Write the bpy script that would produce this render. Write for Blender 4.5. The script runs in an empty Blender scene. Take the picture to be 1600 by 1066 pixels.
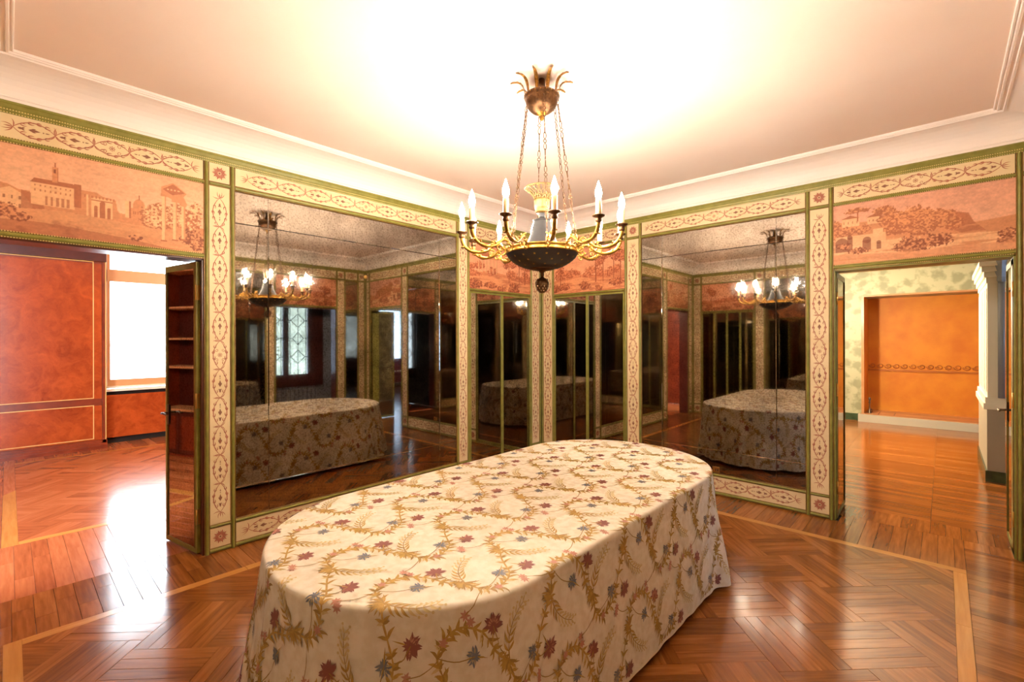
import bpy, math, random
import numpy as np
from mathutils import Matrix, Vector
random.seed(7)
RNG = np.random.default_rng(11)
pi = math.pi
SC = bpy.context.scene
COL = SC.collection

# ------------------------------------------------------------------ camera
ROOM_W, ROOM_D, CEIL = 4.88, 5.55, 3.40
YAW = math.radians(42.757)
cam_data = bpy.data.cameras.new('camera')
cam_data.sensor_width = 36.0
cam_data.lens = 728.31 / 1600 * 36
cam_data.shift_y = -2.1 / 1600
cam_data.clip_start = 0.05
camera = bpy.data.objects.new('camera', cam_data)
camera.matrix_world = (Matrix.Translation((4.2872, -5.2582, 1.7)) @ Matrix.Rotation(YAW, 4, 'Z')
                       @ Matrix.Rotation(pi / 2, 4, 'X') @ Matrix.Rotation(-0.00256, 4, 'Z'))
COL.objects.link(camera)
SC.camera = camera

# ------------------------------------------------------------------ world, exposure
SC.view_settings.view_transform = 'Standard'
SC.view_settings.look = 'None'
SC.view_settings.gamma = 1.0
SC.view_settings.use_curve_mapping = False
SC.view_settings.exposure = 1.35
world = bpy.data.worlds.new('overcast_sky')
SC.world = world
world.use_nodes = True
_bg = world.node_tree.nodes['Background']
_bg.inputs[0].default_value = (0.86, 0.93, 1.0, 1)
_bg.inputs[1].default_value = 9.0
BULB_STRENGTH = 330.0
BULB_COLOR = (1.0, 0.885, 0.74)


def portal(name, loc, rot, sx, sy):
    d = bpy.data.lights.new(name, 'AREA')
    d.shape = 'RECTANGLE'
    d.size, d.size_y = sx, sy
    d.cycles.is_portal = True
    o = bpy.data.objects.new(name, d)
    o.location, o.rotation_euler = loc, rot
    COL.objects.link(o)


portal('study_window_portal', (-5.95, -3.1, 2.0), (0, -pi / 2, 0), 2.6, 2.2)
portal('salon_window_portal', (12.9, 4.4, 1.7), (0, pi / 2, 0), 2.6, 4.0)
portal('passage_window_portal', (6.25, -1.3, 1.75), (0, pi / 2, 0), 1.9, 1.8)


def fill_light(name, loc, energy, color, radius):
    d = bpy.data.lights.new(name, 'POINT')
    d.energy, d.color, d.shadow_soft_size = energy, color, radius
    o = bpy.data.objects.new(name, d)
    o.location = loc
    COL.objects.link(o)


fill_light('salon_fill_light', (2.5, 4.2, 2.35), 155, (1.0, 0.87, 0.66), 0.08)  # unseen point light without fixture, added to brighten the niche and damask
fill_light('study_fill_light', (-2.2, -2.0, 2.9), 110, (1.0, 0.8, 0.6), 0.1)  # added fill with no fixture, kept out of sight, lifts the burl wall


# ------------------------------------------------------------------ helpers: colour and materials
def lin(r, g, b):
    def f(c):
        c /= 255.0
        return c / 12.92 if c <= 0.04045 else ((c + 0.055) / 1.055) ** 2.4
    return (f(r), f(g), f(b), 1.0)


MATS = {}


def mat(name, color, rough=0.5, metal=0.0, spec=0.5, noise=None, bump=None, emit=None, coat=0.0, sheen=0.0):
    m = bpy.data.materials.new(name)
    m.use_nodes = True
    nt = m.node_tree
    b = nt.nodes['Principled BSDF']
    b.inputs['Base Color'].default_value = color
    b.inputs['Roughness'].default_value = rough
    b.inputs['Metallic'].default_value = metal
    b.inputs['Specular IOR Level'].default_value = spec
    if coat:
        b.inputs['Coat Weight'].default_value = coat
        b.inputs['Coat Roughness'].default_value = 0.08
    if sheen:
        b.inputs['Sheen Weight'].default_value = sheen
    if emit:
        b.inputs['Emission Color'].default_value = (*emit[0], 1)
        b.inputs['Emission Strength'].default_value = emit[1]
    if noise or bump:
        tc = nt.nodes.new('ShaderNodeTexCoord')
    if noise:   # (second colour, scale, detail, lo, hi)
        n = nt.nodes.new('ShaderNodeTexNoise')
        n.inputs['Scale'].default_value = noise[1]
        n.inputs['Detail'].default_value = noise[2]
        nt.links.new(tc.outputs['Object'], n.inputs['Vector'])
        r = nt.nodes.new('ShaderNodeValToRGB')
        r.color_ramp.elements[0].position, r.color_ramp.elements[1].position = noise[3], noise[4]
        r.color_ramp.elements[0].color, r.color_ramp.elements[1].color = color, noise[0]
        nt.links.new(n.outputs['Fac'], r.inputs['Fac'])
        nt.links.new(r.outputs['Color'], b.inputs['Base Color'])
    if bump:    # (scale, strength, distance)
        n2 = nt.nodes.new('ShaderNodeTexNoise')
        n2.inputs['Scale'].default_value = bump[0]
        n2.inputs['Detail'].default_value = 4
        nt.links.new(tc.outputs['Object'], n2.inputs['Vector'])
        bp = nt.nodes.new('ShaderNodeBump')
        bp.inputs['Strength'].default_value = bump[1]
        bp.inputs['Distance'].default_value = bump[2]
        nt.links.new(n2.outputs['Fac'], bp.inputs['Height'])
        nt.links.new(bp.outputs['Normal'], b.inputs['Normal'])
    MATS[name] = m
    return m


M_GREEN = mat('olive_paint', lin(146, 140, 64), 0.42, noise=(lin(122, 118, 46), 14, 4, 0.35, 0.75))
M_GOLDLINE = mat('gilt_line', lin(150, 112, 52), 0.4, 0.25, noise=(lin(112, 78, 34), 20, 3, 0.3, 0.8))
M_BEAD = mat('gilt_bead', lin(226, 205, 128), 0.35, 0.35)
M_CREAM = mat('cream_panel', lin(232, 210, 164), 0.6, noise=(lin(222, 196, 146), 5, 5, 0.35, 0.75))
M_SCROLL = mat('terracotta_paint', lin(170, 96, 72), 0.6, noise=(lin(186, 120, 92), 30, 2, 0.4, 0.7))
M_SCROLL2 = mat('umber_paint', lin(142, 92, 66), 0.6)
M_CEIL = mat('peach_plaster', lin(239, 219, 203), 0.75, noise=(lin(235, 212, 195), 1.2, 4, 0.35, 0.7))
M_COVE = mat('white_plaster', lin(244, 232, 222), 0.6)
M_BASE = mat('wall_backing', lin(90, 80, 45), 0.7)
M_DARKGAP = mat('dark_gap', lin(28, 20, 14), 0.8)
M_BRASS = mat('brass', lin(206, 160, 84), 0.3, 0.9)
M_STEEL = mat('aged_steel', lin(120, 104, 84), 0.35, 0.9)
M_GILT = mat('chandelier_gilt', lin(178, 132, 54), 0.34, 0.85, noise=(lin(142, 98, 34), 40, 3, 0.35, 0.7))
M_GILTPALE = mat('pale_gilt', lin(116, 88, 42), 0.45, 0.5)
M_BRONZE = mat('dark_bronze', lin(112, 78, 48), 0.4, 0.8, noise=(lin(80, 54, 34), 60, 3, 0.35, 0.7))
M_FROND = mat('aged_gilt', lin(150, 106, 42), 0.4, 0.8, noise=(lin(110, 72, 26), 90, 2, 0.4, 0.6))
M_TOLE = mat('dark_tole', lin(44, 38, 36), 0.42, 0.3)
M_SILVER = mat('burnished_silver', lin(38, 35, 34), 0.5, 0.3, noise=(lin(28, 25, 24), 18, 4, 0.35, 0.7))
M_CANDLE = mat('candle_sleeve', lin(206, 172, 118), 0.5)
M_BULB = mat('lit_bulb', (1, 0.9, 0.75, 1), 0.4, emit=(BULB_COLOR, BULB_STRENGTH))
M_CLOTH = mat('ivory_brocade', lin(239, 229, 209), 0.72, sheen=0.15, noise=(lin(229, 216, 190), 26, 5, 0.4, 0.62), bump=(34, 0.22, 0.004))
M_LEAF1 = mat('gold_thread', lin(196, 160, 84), 0.55, noise=(lin(176, 138, 64), 50, 2, 0.35, 0.7))
M_LEAF2 = mat('olive_gold_thread', lin(164, 130, 66), 0.55)
M_LEAF3 = mat('pale_gold_thread', lin(216, 194, 138), 0.55)
M_MAROON = mat('maroon_thread', lin(142, 86, 76), 0.6)
M_ROSE = mat('rose_thread', lin(196, 140, 118), 0.6)
M_SLATE = mat('slate_thread', lin(116, 120, 130), 0.6)
M_TABLEWOOD = mat('table_wood', lin(96, 56, 30), 0.5)
M_MAHOG = mat('mahogany', lin(142, 58, 26), 0.28, noise=(lin(112, 40, 18), 6, 5, 0.3, 0.7))
M_DARKMAHOG = mat('dark_mahogany', lin(92, 38, 26), 0.3, noise=(lin(74, 28, 20), 6, 5, 0.3, 0.7))
M_INLAY = mat('boxwood_inlay', lin(230, 186, 106), 0.35)
M_WOODLIGHT = mat('window_oak', lin(214, 158, 104), 0.35)
M_WHITEPAINT = mat('white_paint', lin(240, 234, 214), 0.45)
M_GREYPAINT = mat('grey_paint', lin(168, 158, 138), 0.5)
M_GREENSTONE = mat('green_marble', lin(74, 92, 62), 0.25, noise=(lin(48, 64, 46), 9, 5, 0.3, 0.7))
M_BLUEGREY = mat('blue_grey_paint', lin(140, 146, 158), 0.35)
M_ORANGE = mat('ochre_wallcloth', lin(214, 134, 30), 0.6, noise=(lin(198, 110, 20), 3, 6, 0.35, 0.7))
M_ORANGE2 = mat('ochre_relief', lin(172, 96, 24), 0.55)
M_STONE = mat('hearth_stone', lin(196, 142, 96), 0.3, noise=(lin(180, 122, 78), 5, 4, 0.35, 0.7))
M_MARBLE = mat('pale_marble', lin(190, 180, 160), 0.3)
M_VELVET = mat('plum_velvet', lin(112, 34, 60), 0.6, sheen=0.6)
M_LEAD = mat('lead_came', lin(40, 42, 46), 0.5, 0.4)
M_CURTAIN = mat('grey_wall_cloth', lin(150, 150, 156), 0.8)
M_PLASTER2 = mat('plain_plaster', lin(216, 208, 196), 0.8)


def mirror_mat():
    m = bpy.data.materials.new('antique_mirror')
    m.use_nodes = True
    nt = m.node_tree
    N, L = nt.nodes, nt.links
    b = N['Principled BSDF']
    tc = N.new('ShaderNodeTexCoord')
    n1 = N.new('ShaderNodeTexNoise'); n1.inputs['Scale'].default_value = 2.2; n1.inputs['Detail'].default_value = 9; n1.inputs['Roughness'].default_value = 0.72
    n2 = N.new('ShaderNodeTexNoise'); n2.inputs['Scale'].default_value = 60; n2.inputs['Detail'].default_value = 5; n2.inputs['Roughness'].default_value = 0.7
    L.new(tc.outputs['Object'], n1.inputs['Vector']); L.new(tc.outputs['Object'], n2.inputs['Vector'])
    r1 = N.new('ShaderNodeValToRGB')
    r1.color_ramp.elements[0].position, r1.color_ramp.elements[1].position = 0.34, 0.66
    r1.color_ramp.elements[0].color = (0.275, 0.245, 0.205, 1); r1.color_ramp.elements[1].color = (0.57, 0.525, 0.455, 1)
    L.new(n1.outputs['Fac'], r1.inputs['Fac'])
    r2 = N.new('ShaderNodeValToRGB')
    r2.color_ramp.elements[0].position, r2.color_ramp.elements[1].position = 0.36, 0.52
    r2.color_ramp.elements[0].color = (0.45, 0.4, 0.35, 1); r2.color_ramp.elements[1].color = (1, 1, 1, 1)
    L.new(n2.outputs['Fac'], r2.inputs['Fac'])
    mx = N.new('ShaderNodeMix'); mx.data_type = 'RGBA'; mx.blend_type = 'MULTIPLY'; mx.inputs[0].default_value = 0.8
    L.new(r1.outputs['Color'], mx.inputs[6]); L.new(r2.outputs['Color'], mx.inputs[7])
    L.new(mx.outputs[2], b.inputs['Base Color'])
    b.inputs['Metallic'].default_value = 1.0
    mr = N.new('ShaderNodeMapRange'); mr.inputs[1].default_value = 0.35; mr.inputs[2].default_value = 0.6; mr.inputs[3].default_value = 0.07; mr.inputs[4].default_value = 0.0
    L.new(n2.outputs['Fac'], mr.inputs[0]); L.new(mr.outputs[0], b.inputs['Roughness'])
    return m


M_MIRROR = mirror_mat()


def wood_mat(name, dark, mid, light, rough, bumpy):
    """plank wood: UV u runs along the plank, tone varies from plank to plank"""
    m = bpy.data.materials.new(name)
    m.use_nodes = True
    nt = m.node_tree
    N, L = nt.nodes, nt.links
    b = N['Principled BSDF']
    oi = N.new('ShaderNodeObjectInfo'); ge = N.new('ShaderNodeNewGeometry'); uv = N.new('ShaderNodeUVMap')
    ad = N.new('ShaderNodeMath'); ad.operation = 'ADD'
    fr = N.new('ShaderNodeMath'); fr.operation = 'FRACT'
    L.new(oi.outputs['Random'], ad.inputs[0]); L.new(ge.outputs['Random Per Island'], ad.inputs[1]); L.new(ad.outputs[0], fr.inputs[0])
    mu = N.new('ShaderNodeVectorMath'); mu.operation = 'MULTIPLY'; mu.inputs[1].default_value = (4, 46, 1)
    L.new(uv.outputs['UV'], mu.inputs[0])
    cb = N.new('ShaderNodeCombineXYZ')
    sc = N.new('ShaderNodeMath'); sc.operation = 'MULTIPLY'; sc.inputs[1].default_value = 97
    L.new(fr.outputs[0], sc.inputs[0]); L.new(sc.outputs[0], cb.inputs[2])
    av = N.new('ShaderNodeVectorMath'); av.operation = 'ADD'
    L.new(mu.outputs[0], av.inputs[0]); L.new(cb.outputs[0], av.inputs[1])
    n = N.new('ShaderNodeTexNoise'); n.inputs['Scale'].default_value = 1.0; n.inputs['Detail'].default_value = 6
    L.new(av.outputs[0], n.inputs['Vector'])
    rp = N.new('ShaderNodeValToRGB')
    e = rp.color_ramp.elements
    e[0].position, e[0].color = 0.0, dark
    e[1].position, e[1].color = 1.0, light
    k = rp.color_ramp.elements.new(0.5); k.color = mid
    mixv = N.new('ShaderNodeMath'); mixv.operation = 'MULTIPLY_ADD'; mixv.inputs[1].default_value = 0.55
    sb = N.new('ShaderNodeMath'); sb.operation = 'MULTIPLY_ADD'; sb.inputs[1].default_value = 1.15; sb.inputs[2].default_value = -0.34
    L.new(n.outputs['Fac'], sb.inputs[0])
    L.new(fr.outputs[0], mixv.inputs[0]); L.new(sb.outputs[0], mixv.inputs[2])
    L.new(mixv.outputs[0], rp.inputs['Fac'])
    L.new(rp.outputs['Color'], b.inputs['Base Color'])
    b.inputs['Roughness'].default_value = rough
    tc = N.new('ShaderNodeTexCoord')
    n3 = N.new('ShaderNodeTexNoise'); n3.inputs['Scale'].default_value = 9; n3.inputs['Detail'].default_value = 3
    L.new(tc.outputs['Object'], n3.inputs['Vector'])
    bp = N.new('ShaderNodeBump'); bp.inputs['Strength'].default_value = bumpy; bp.inputs['Distance'].default_value = 0.004
    L.new(n3.outputs['Fac'], bp.inputs['Height']); L.new(bp.outputs['Normal'], b.inputs['Normal'])
    return m


M_PARQUET = wood_mat('parquet', lin(104, 56, 20), lin(140, 80, 32), lin(172, 106, 50), 0.14, 0.10)
M_STRIP = wood_mat('light_oak_strip', lin(176, 112, 50), lin(196, 132, 62), lin(210, 150, 78), 0.16, 0.08)
M_PARQUET_RED = wood_mat('reddish_parquet', lin(140, 72, 38), lin(172, 96, 54), lin(194, 118, 72), 0.19, 0.10)


def burl_mat():
    m = bpy.data.materials.new('burl_veneer')
    m.use_nodes = True
    N, L = m.node_tree.nodes, m.node_tree.links
    b = N['Principled BSDF']
    tc = N.new('ShaderNodeTexCoord')
    n0 = N.new('ShaderNodeTexNoise'); n0.inputs['Scale'].default_value = 2.2; n0.inputs['Detail'].default_value = 5
    L.new(tc.outputs['Object'], n0.inputs['Vector'])
    mx = N.new('ShaderNodeMix'); mx.data_type = 'VECTOR'; mx.inputs[0].default_value = 0.55
    L.new(tc.outputs['Object'], mx.inputs[4]); L.new(n0.outputs['Color'], mx.inputs[5])
    n1 = N.new('ShaderNodeTexNoise'); n1.inputs['Scale'].default_value = 7; n1.inputs['Detail'].default_value = 9; n1.inputs['Roughness'].default_value = 0.68
    L.new(mx.outputs[1], n1.inputs['Vector'])
    r = N.new('ShaderNodeValToRGB')
    r.color_ramp.elements[0].position, r.color_ramp.elements[1].position = 0.3, 0.68
    r.color_ramp.elements[0].color, r.color_ramp.elements[1].color = lin(140, 52, 18), lin(192, 86, 32)
    L.new(n1.outputs['Fac'], r.inputs['Fac']); L.new(r.outputs['Color'], b.inputs['Base Color'])
    b.inputs['Roughness'].default_value = 0.22
    return m


M_BURL = burl_mat()


def damask_mat():
    m = bpy.data.materials.new('olive_damask')
    m.use_nodes = True
    N, L = m.node_tree.nodes, m.node_tree.links
    b = N['Principled BSDF']
    tc = N.new('ShaderNodeTexCoord')
    v = N.new('ShaderNodeTexVoronoi'); v.inputs['Scale'].default_value = 5.0
    n = N.new('ShaderNodeTexNoise'); n.inputs['Scale'].default_value = 12; n.inputs['Detail'].default_value = 4
    L.new(tc.outputs['Object'], v.inputs['Vector']); L.new(tc.outputs['Object'], n.inputs['Vector'])
    a = N.new('ShaderNodeMath'); a.operation = 'MULTIPLY'
    L.new(v.outputs['Distance'], a.inputs[0]); L.new(n.outputs['Fac'], a.inputs[1])
    r = N.new('ShaderNodeValToRGB')
    r.color_ramp.elements[0].position, r.color_ramp.elements[1].position = 0.16, 0.3
    r.color_ramp.elements[0].color, r.color_ramp.elements[1].color = lin(146, 144, 112), lin(180, 174, 140)
    L.new(a.outputs[0], r.inputs['Fac']); L.new(r.outputs['Color'], b.inputs['Base Color'])
    b.inputs['Roughness'].default_value = 0.5
    return m


M_DAMASK = damask_mat()


def glass_mat(name='clear_pane', tint=(0.93, 0.96, 0.97)):
    m = bpy.data.materials.new(name)
    m.use_nodes = True
    N, L = m.node_tree.nodes, m.node_tree.links
    N.remove(N['Principled BSDF'])
    t = N.new('ShaderNodeBsdfTransparent'); t.inputs[0].default_value = (*tint, 1)
    g = N.new('ShaderNodeBsdfGlossy'); g.inputs['Roughness'].default_value = 0.02
    f = N.new('ShaderNodeFresnel'); f.inputs[0].default_value = 1.45
    x = N.new('ShaderNodeMixShader')
    L.new(f.outputs[0], x.inputs[0]); L.new(t.outputs[0], x.inputs[1]); L.new(g.outputs[0], x.inputs[2])
    L.new(x.outputs[0], N['Material Output'].inputs[0])
    return m


M_GLASS = glass_mat()
M_LEADGLASS = glass_mat('cathedral_pane', (0.5, 0.58, 0.68))
M_SALONGLASS = glass_mat('dimmed_pane', (0.42, 0.50, 0.60))  # no curtain: tint put in the glass to dim the daylight behind it


def paint_mat():
    m = bpy.data.materials.new('painted_canvas')
    m.use_nodes = True
    N, L = m.node_tree.nodes, m.node_tree.links
    b = N['Principled BSDF']
    a = N.new('ShaderNodeVertexColor'); a.layer_name = 'paint'
    L.new(a.outputs['Color'], b.inputs['Base Color'])
    b.inputs['Roughness'].default_value = 0.7
    return m


M_PAINT = paint_mat()


# ------------------------------------------------------------------ helpers: geometry
class G:
    def __init__(self):
        self.v, self.f, self.m, self.s, self.uv = [], [], [], [], None

    def add(self, verts, faces, m=0, smooth=False):
        o = len(self.v)
        self.v += [tuple(map(float, p)) for p in verts]
        for f in faces:
            self.f.append(tuple(o + i for i in f)); self.m.append(m); self.s.append(smooth)
        return self

    def box(self, a, b, m=0):
        x0, y0, z0 = a; x1, y1, z1 = b
        return self.hexa([(x0, y0, z0), (x1, y0, z0), (x1, y1, z0), (x0, y1, z0),
                          (x0, y0, z1), (x1, y0, z1), (x1, y1, z1), (x0, y1, z1)], m)

    def hexa(self, p, m=0):
        return self.add(p, [(0, 3, 2, 1), (4, 5, 6, 7), (0, 1, 5, 4), (1, 2, 6, 5), (2, 3, 7, 6), (3, 0, 4, 7)], m)

    def lathe(self, prof, c, seg=24, m=0, smooth=True):
        """prof: (r, z) pairs from bottom to top, about the vertical axis at c"""
        vs, fs, n = [], [], len(prof)
        for r, z in prof:
            for k in range(seg):
                a = 2 * pi * k / seg
                vs.append((c[0] + r * math.cos(a), c[1] + r * math.sin(a), c[2] + z))
        for i in range(n - 1):
            for k in range(seg):
                k2 = (k + 1) % seg
                fs.append((i * seg + k, i * seg + k2, (i + 1) * seg + k2, (i + 1) * seg + k))
        return self.add(vs, fs, m, smooth)

    def tube(self, path, rad, seg=8, m=0, smooth=True, caps=True):
        path = [Vector(p) for p in path]
        n = len(path)
        rs = rad if hasattr(rad, '__len__') else [rad] * n
        vs, fs = [], []
        up = None
        for i, p in enumerate(path):
            t = (path[min(i + 1, n - 1)] - path[max(i - 1, 0)]).normalized()
            if up is None:
                up = Vector((0, 0, 1)) if abs(t.z) < 0.9 else Vector((1, 0, 0))
            sx = t.cross(up)
            if sx.length < 1e-6:
                sx = t.cross(Vector((0, 1, 0)))
            sx.normalize()
            sy = sx.cross(t).normalized()
            up = sy
            for k in range(seg):
                a = 2 * pi * k / seg
                vs.append(p + float(rs[i]) * (math.cos(a) * sx + math.sin(a) * sy))
        for i in range(n - 1):
            for k in range(seg):
                k2 = (k + 1) % seg
                fs.append((i * seg + k, i * seg + k2, (i + 1) * seg + k2, (i + 1) * seg + k))
        if caps:
            fs.append(tuple(range(seg))[::-1]); fs.append(tuple((n - 1) * seg + k for k in range(seg)))
        return self.add(vs, fs, m, smooth)

    def torus(self, c, ax, ay, R, Ry, r, seg=10, sub=5, m=0):
        """ring in the plane of unit vectors ax, ay, radii R along ax and Ry along ay"""
        ax, ay, c = Vector(ax), Vector(ay), Vector(c)
        az = ax.cross(ay)
        vs, fs = [], []
        for i in range(seg):
            a = 2 * pi * i / seg
            p = c + ax * (R * math.cos(a)) + ay * (Ry * math.sin(a))
            o = (ax * math.cos(a) + ay * math.sin(a)).normalized()
            for k in range(sub):
                b = 2 * pi * k / sub
                vs.append(p + o * (r * math.cos(b)) + az * (r * math.sin(b)))
        for i in range(seg):
            for k in range(sub):
                i2, k2 = (i + 1) % seg, (k + 1) % sub
                fs.append((i * sub + k, i2 * sub + k, i2 * sub + k2, i * sub + k2))
        return self.add(vs, fs, m, True)

    def obj(self, name, mats, parent=None):
        me = bpy.data.meshes.new(name)
        me.from_pydata(self.v, [], self.f)
        if not isinstance(mats, (list, tuple)):
            mats = [mats]
        for x in mats:
            me.materials.append(x)
        me.polygons.foreach_set('material_index', self.m)
        me.polygons.foreach_set('use_smooth', self.s)
        if self.uv is not None:
            l = me.uv_layers.new(name='UVMap')
            l.data.foreach_set('uv', np.asarray(self.uv, np.float32).ravel())
        me.update()
        return link(name, me, parent)


def link(name, me, parent=None):
    o = bpy.data.objects.new(name, me)
    COL.objects.link(o)
    if parent is not None:
        o.parent = parent
        o.matrix_parent_inverse = Matrix.Translation(-INV.get(parent.name, Vector((0, 0, 0))))
    return o


INV = {}


def tag(o, label, cat, group=None, kind=None):
    o['label'] = label
    o['category'] = cat
    if group: o['group'] = group
    if kind: o['kind'] = kind
    return o


def thing(name, loc, label, cat, group=None, kind=None):
    o = bpy.data.objects.new(name, None)
    o.empty_display_size = 0.1
    o.location = loc
    COL.objects.link(o)
    INV[o.name] = Vector(loc)
    return tag(o, label, cat, group, kind)


class Wall:
    """local frame: s to the viewer's right, z up, n into the room"""
    def __init__(self, O, e, n):
        self.O, self.e, self.n = O, e, n

    def P(self, s, z, n=0.0):
        return (self.O[0] + s * self.e[0] + n * self.n[0], self.O[1] + s * self.e[1] + n * self.n[1], z)

    def box(self, g, s0, s1, z0, z1, n0, n1, m=0):
        P = self.P
        return g.hexa([P(s0, z0, n1), P(s1, z0, n1), P(s1, z0, n0), P(s0, z0, n0),
                       P(s0, z1, n1), P(s1, z1, n1), P(s1, z1, n0), P(s0, z1, n0)], m)


PROFILE = [(0, 0), (0, .007), (.05, .009), (.15, .009), (.18, .005), (.22, .012), (.34, .018), (.5, .020), (.66, .018), (.78, .012), (.82, .005), (.85, .009), (.95, .009), (1, .007), (1, 0)]


def moulding(w, s0, s1, z0, z1, parent, name='moulding'):
    vert = (z1 - z0) > (s1 - s0)
    g = G()
    rows = []
    for t, d in PROFILE:
        if vert:
            s = s0 + t * (s1 - s0)
            rows.append((w.P(s, z0, d), w.P(s, z1, d)))
        else:
            z = z0 + t * (z1 - z0)
            rows.append((w.P(s1, z, d), w.P(s0, z, d)))
    vs = [p for r in rows for p in r]
    for i in range(len(rows) - 1):
        t = (PROFILE[i][0] + PROFILE[i + 1][0]) / 2
        g.add([vs[2 * i], vs[2 * i + 2], vs[2 * i + 3], vs[2 * i + 1]], [(0, 1, 2, 3)], 1 if (t < .17 or t > .83) else 0, False)
    n = len(rows)
    g.add([r[0] for r in rows], [tuple(range(n))[::-1]]); g.add([r[1] for r in rows], [tuple(range(n))])
    return g.obj(name, [M_GREEN, M_GOLDLINE], parent)


def beads(w, s0, s1, z, n, parent, pitch=0.013, r=0.0046):
    g = G()
    k = int((s1 - s0) / pitch)
    for i in range(k):
        s = s0 + (i + .5) * (s1 - s0) / k
        g.add([w.P(s - r, z, n), w.P(s + r, z, n), w.P(s, z - r, n), w.P(s, z + r, n), w.P(s, z, n + r)],
              [(2, 1, 4), (1, 3, 4), (3, 0, 4), (0, 2, 4)], 0, True)
    return g.obj('bead_trim', M_BEAD, parent)


# 2-D ornament: everything is a ribbon (polyline with a width at each point)
def ribbon(pts, wid):
    p = np.asarray(pts, float)
    w = np.asarray(wid, float)
    t = np.gradient(p, axis=0)
    t /= np.maximum(np.hypot(t[:, 0], t[:, 1]), 1e-9)[:, None]
    nn = np.stack([-t[:, 1], t[:, 0]], 1)
    a, b = p + nn * w[:, None] / 2, p - nn * w[:, None] / 2
    n = len(p)
    return np.concatenate([b, a]), [(i, i + 1, n + i + 1, n + i) for i in range(n - 1)]


def leaf(x, y, ang, length, width, curl=0.0, k=6):
    t = np.linspace(0, 1, k)
    a = ang + curl * t
    px = x + np.concatenate([[0], np.cumsum(np.cos(a[:-1]))]) * length / (k - 1)
    py = y + np.concatenate([[0], np.cumsum(np.sin(a[:-1]))]) * length / (k - 1)
    return ribbon(np.stack([px, py], 1), width * np.maximum(np.sin(pi * (t ** .75)), 0.06))


def disc(x, y, r, k=8):
    a = np.arange(k) * 2 * pi / k
    return np.stack([x + r * np.cos(a), y + r * np.sin(a)], 1), [tuple(range(k))]


def spiral(x, y, r, a0, turns, sgn, w):
    t = np.linspace(0, 1, 14)
    a = a0 + sgn * turns * 2 * pi * t
    rr = r * (1 - .8 * t)
    return ribbon(np.stack([x + rr * np.cos(a), y + rr * np.sin(a)], 1), w * (1 - .4 * t))


def scroll(L, W):
    """running arabesque of two crossing strands along x, length L, in a band of height W"""
    out = []
    end = .42 * W
    n = max(2, round((L - 2 * end) / (1.75 * W)))
    if n % 2 == 0 and n > 2:
        n += 1
    lam = (L - 2 * end) / n
    A = .36 * W
    th = .030 * W
    for k in range(n):
        x0 = -L / 2 + end + k * lam
        t = np.linspace(0, 1, 15)
        for sg in (-1, 1):
            y = sg * A * np.sin(pi * t) ** .8
            out.append((0, ribbon(np.stack([x0 + lam * t, y], 1), th * (.8 + .9 * np.sin(pi * t)))))
            for q, u in enumerate((.16, .34, .54, .74)):
                yy = sg * A * math.sin(pi * u) ** .8
                dr = 1 if k < n / 2 else -1
                ang = (0 if dr > 0 else pi) + sg * dr * .75
                out.append((0, leaf(x0 + lam * u, yy, ang, .22 * W, .05 * W, -sg * dr * 1.8, 8)))
                out.append((0, leaf(x0 + lam * u, yy, ang - sg * dr * 1.5, .26 * W, .05 * W, sg * dr * 1.3, 8)))
                if q % 2: out.append((1, leaf(x0 + lam * u, yy, ang - sg * dr * 1.5, .12 * W, .05 * W)))
        xc = x0 + lam / 2
        if k == n // 2:
            out.append((0, disc(xc, 0, .05 * W)))
            for j in range(8):
                a = j * pi / 4
                out.append((0, leaf(xc + .06 * W * math.cos(a), .06 * W * math.sin(a), a, .08 * W, .05 * W)))
            for sx in (-1, 1):
                for sy in (-1, 1):
                    out.append((0, spiral(xc + sx * .3 * W, sy * .17 * W, .1 * W, pi / 2 * sy, 1.1, sx * sy, th)))
        else:
            d = 1 if k < n / 2 else -1
            out.append((1, leaf(xc - d * .55 * W, 0, 0 if d > 0 else pi, .24 * W, .10 * W)))
            out.append((1, leaf(xc - d * .20 * W, 0, 0 if d > 0 else pi, .40 * W, .13 * W)))
            for sg in (-1, 1):
                out.append((1, leaf(xc - d * .12 * W, 0, (0 if d > 0 else pi) + sg * d * .8, .2 * W, .06 * W, -sg * d * .8)))
                out.append((1, leaf(xc - d * .42 * W, 0, (0 if d > 0 else pi) + sg * d * .9, .14 * W, .05 * W, -sg * d * .8)))
            out.append((1, disc(xc + d * .30 * W, 0, .03 * W)))
            out.append((1, leaf(xc + d * .36 * W, 0, 0 if d > 0 else pi, .16 * W, .05 * W)))
    for k in range(n + 1):
        x0 = -L / 2 + end + k * lam
        for sx in (-1, 1):
            if (k == 0 and sx < 0) or (k == n and sx > 0):
                for sg in (-1, 1):
                    out.append((0, leaf(x0, 0, (0 if sx > 0 else pi) + sg * sx * .8, .42 * W, .04 * W, -sg * sx * 1.2, 9)))
                out.append((0, leaf(x0, 0, 0 if sx > 0 else pi, .3 * W, .06 * W)))
                continue
            for sg in (-1, 1):
                out.append((0, leaf(x0, 0, sg * pi / 2 + sx * -.35, .40 * W, .045 * W, -sg * sx * 1.1 * -1, 9)))
    return out


SCROLLS = {}


def ornament_mesh(name, shapes, mats, key):
    if key in SCROLLS:
        return SCROLLS[key]
    g = G()
    for q, (m, (v, f)) in enumerate(shapes):
        g.add([(x, y, 1.2e-5 * (q % 50)) for x, y in v], f, m)
    me = bpy.data.meshes.new(name)
    me.from_pydata(g.v, [], g.f)
    for x in mats: me.materials.append(x)
    me.polygons.foreach_set('material_index', g.m)
    SCROLLS[key] = me
    return me


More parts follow.
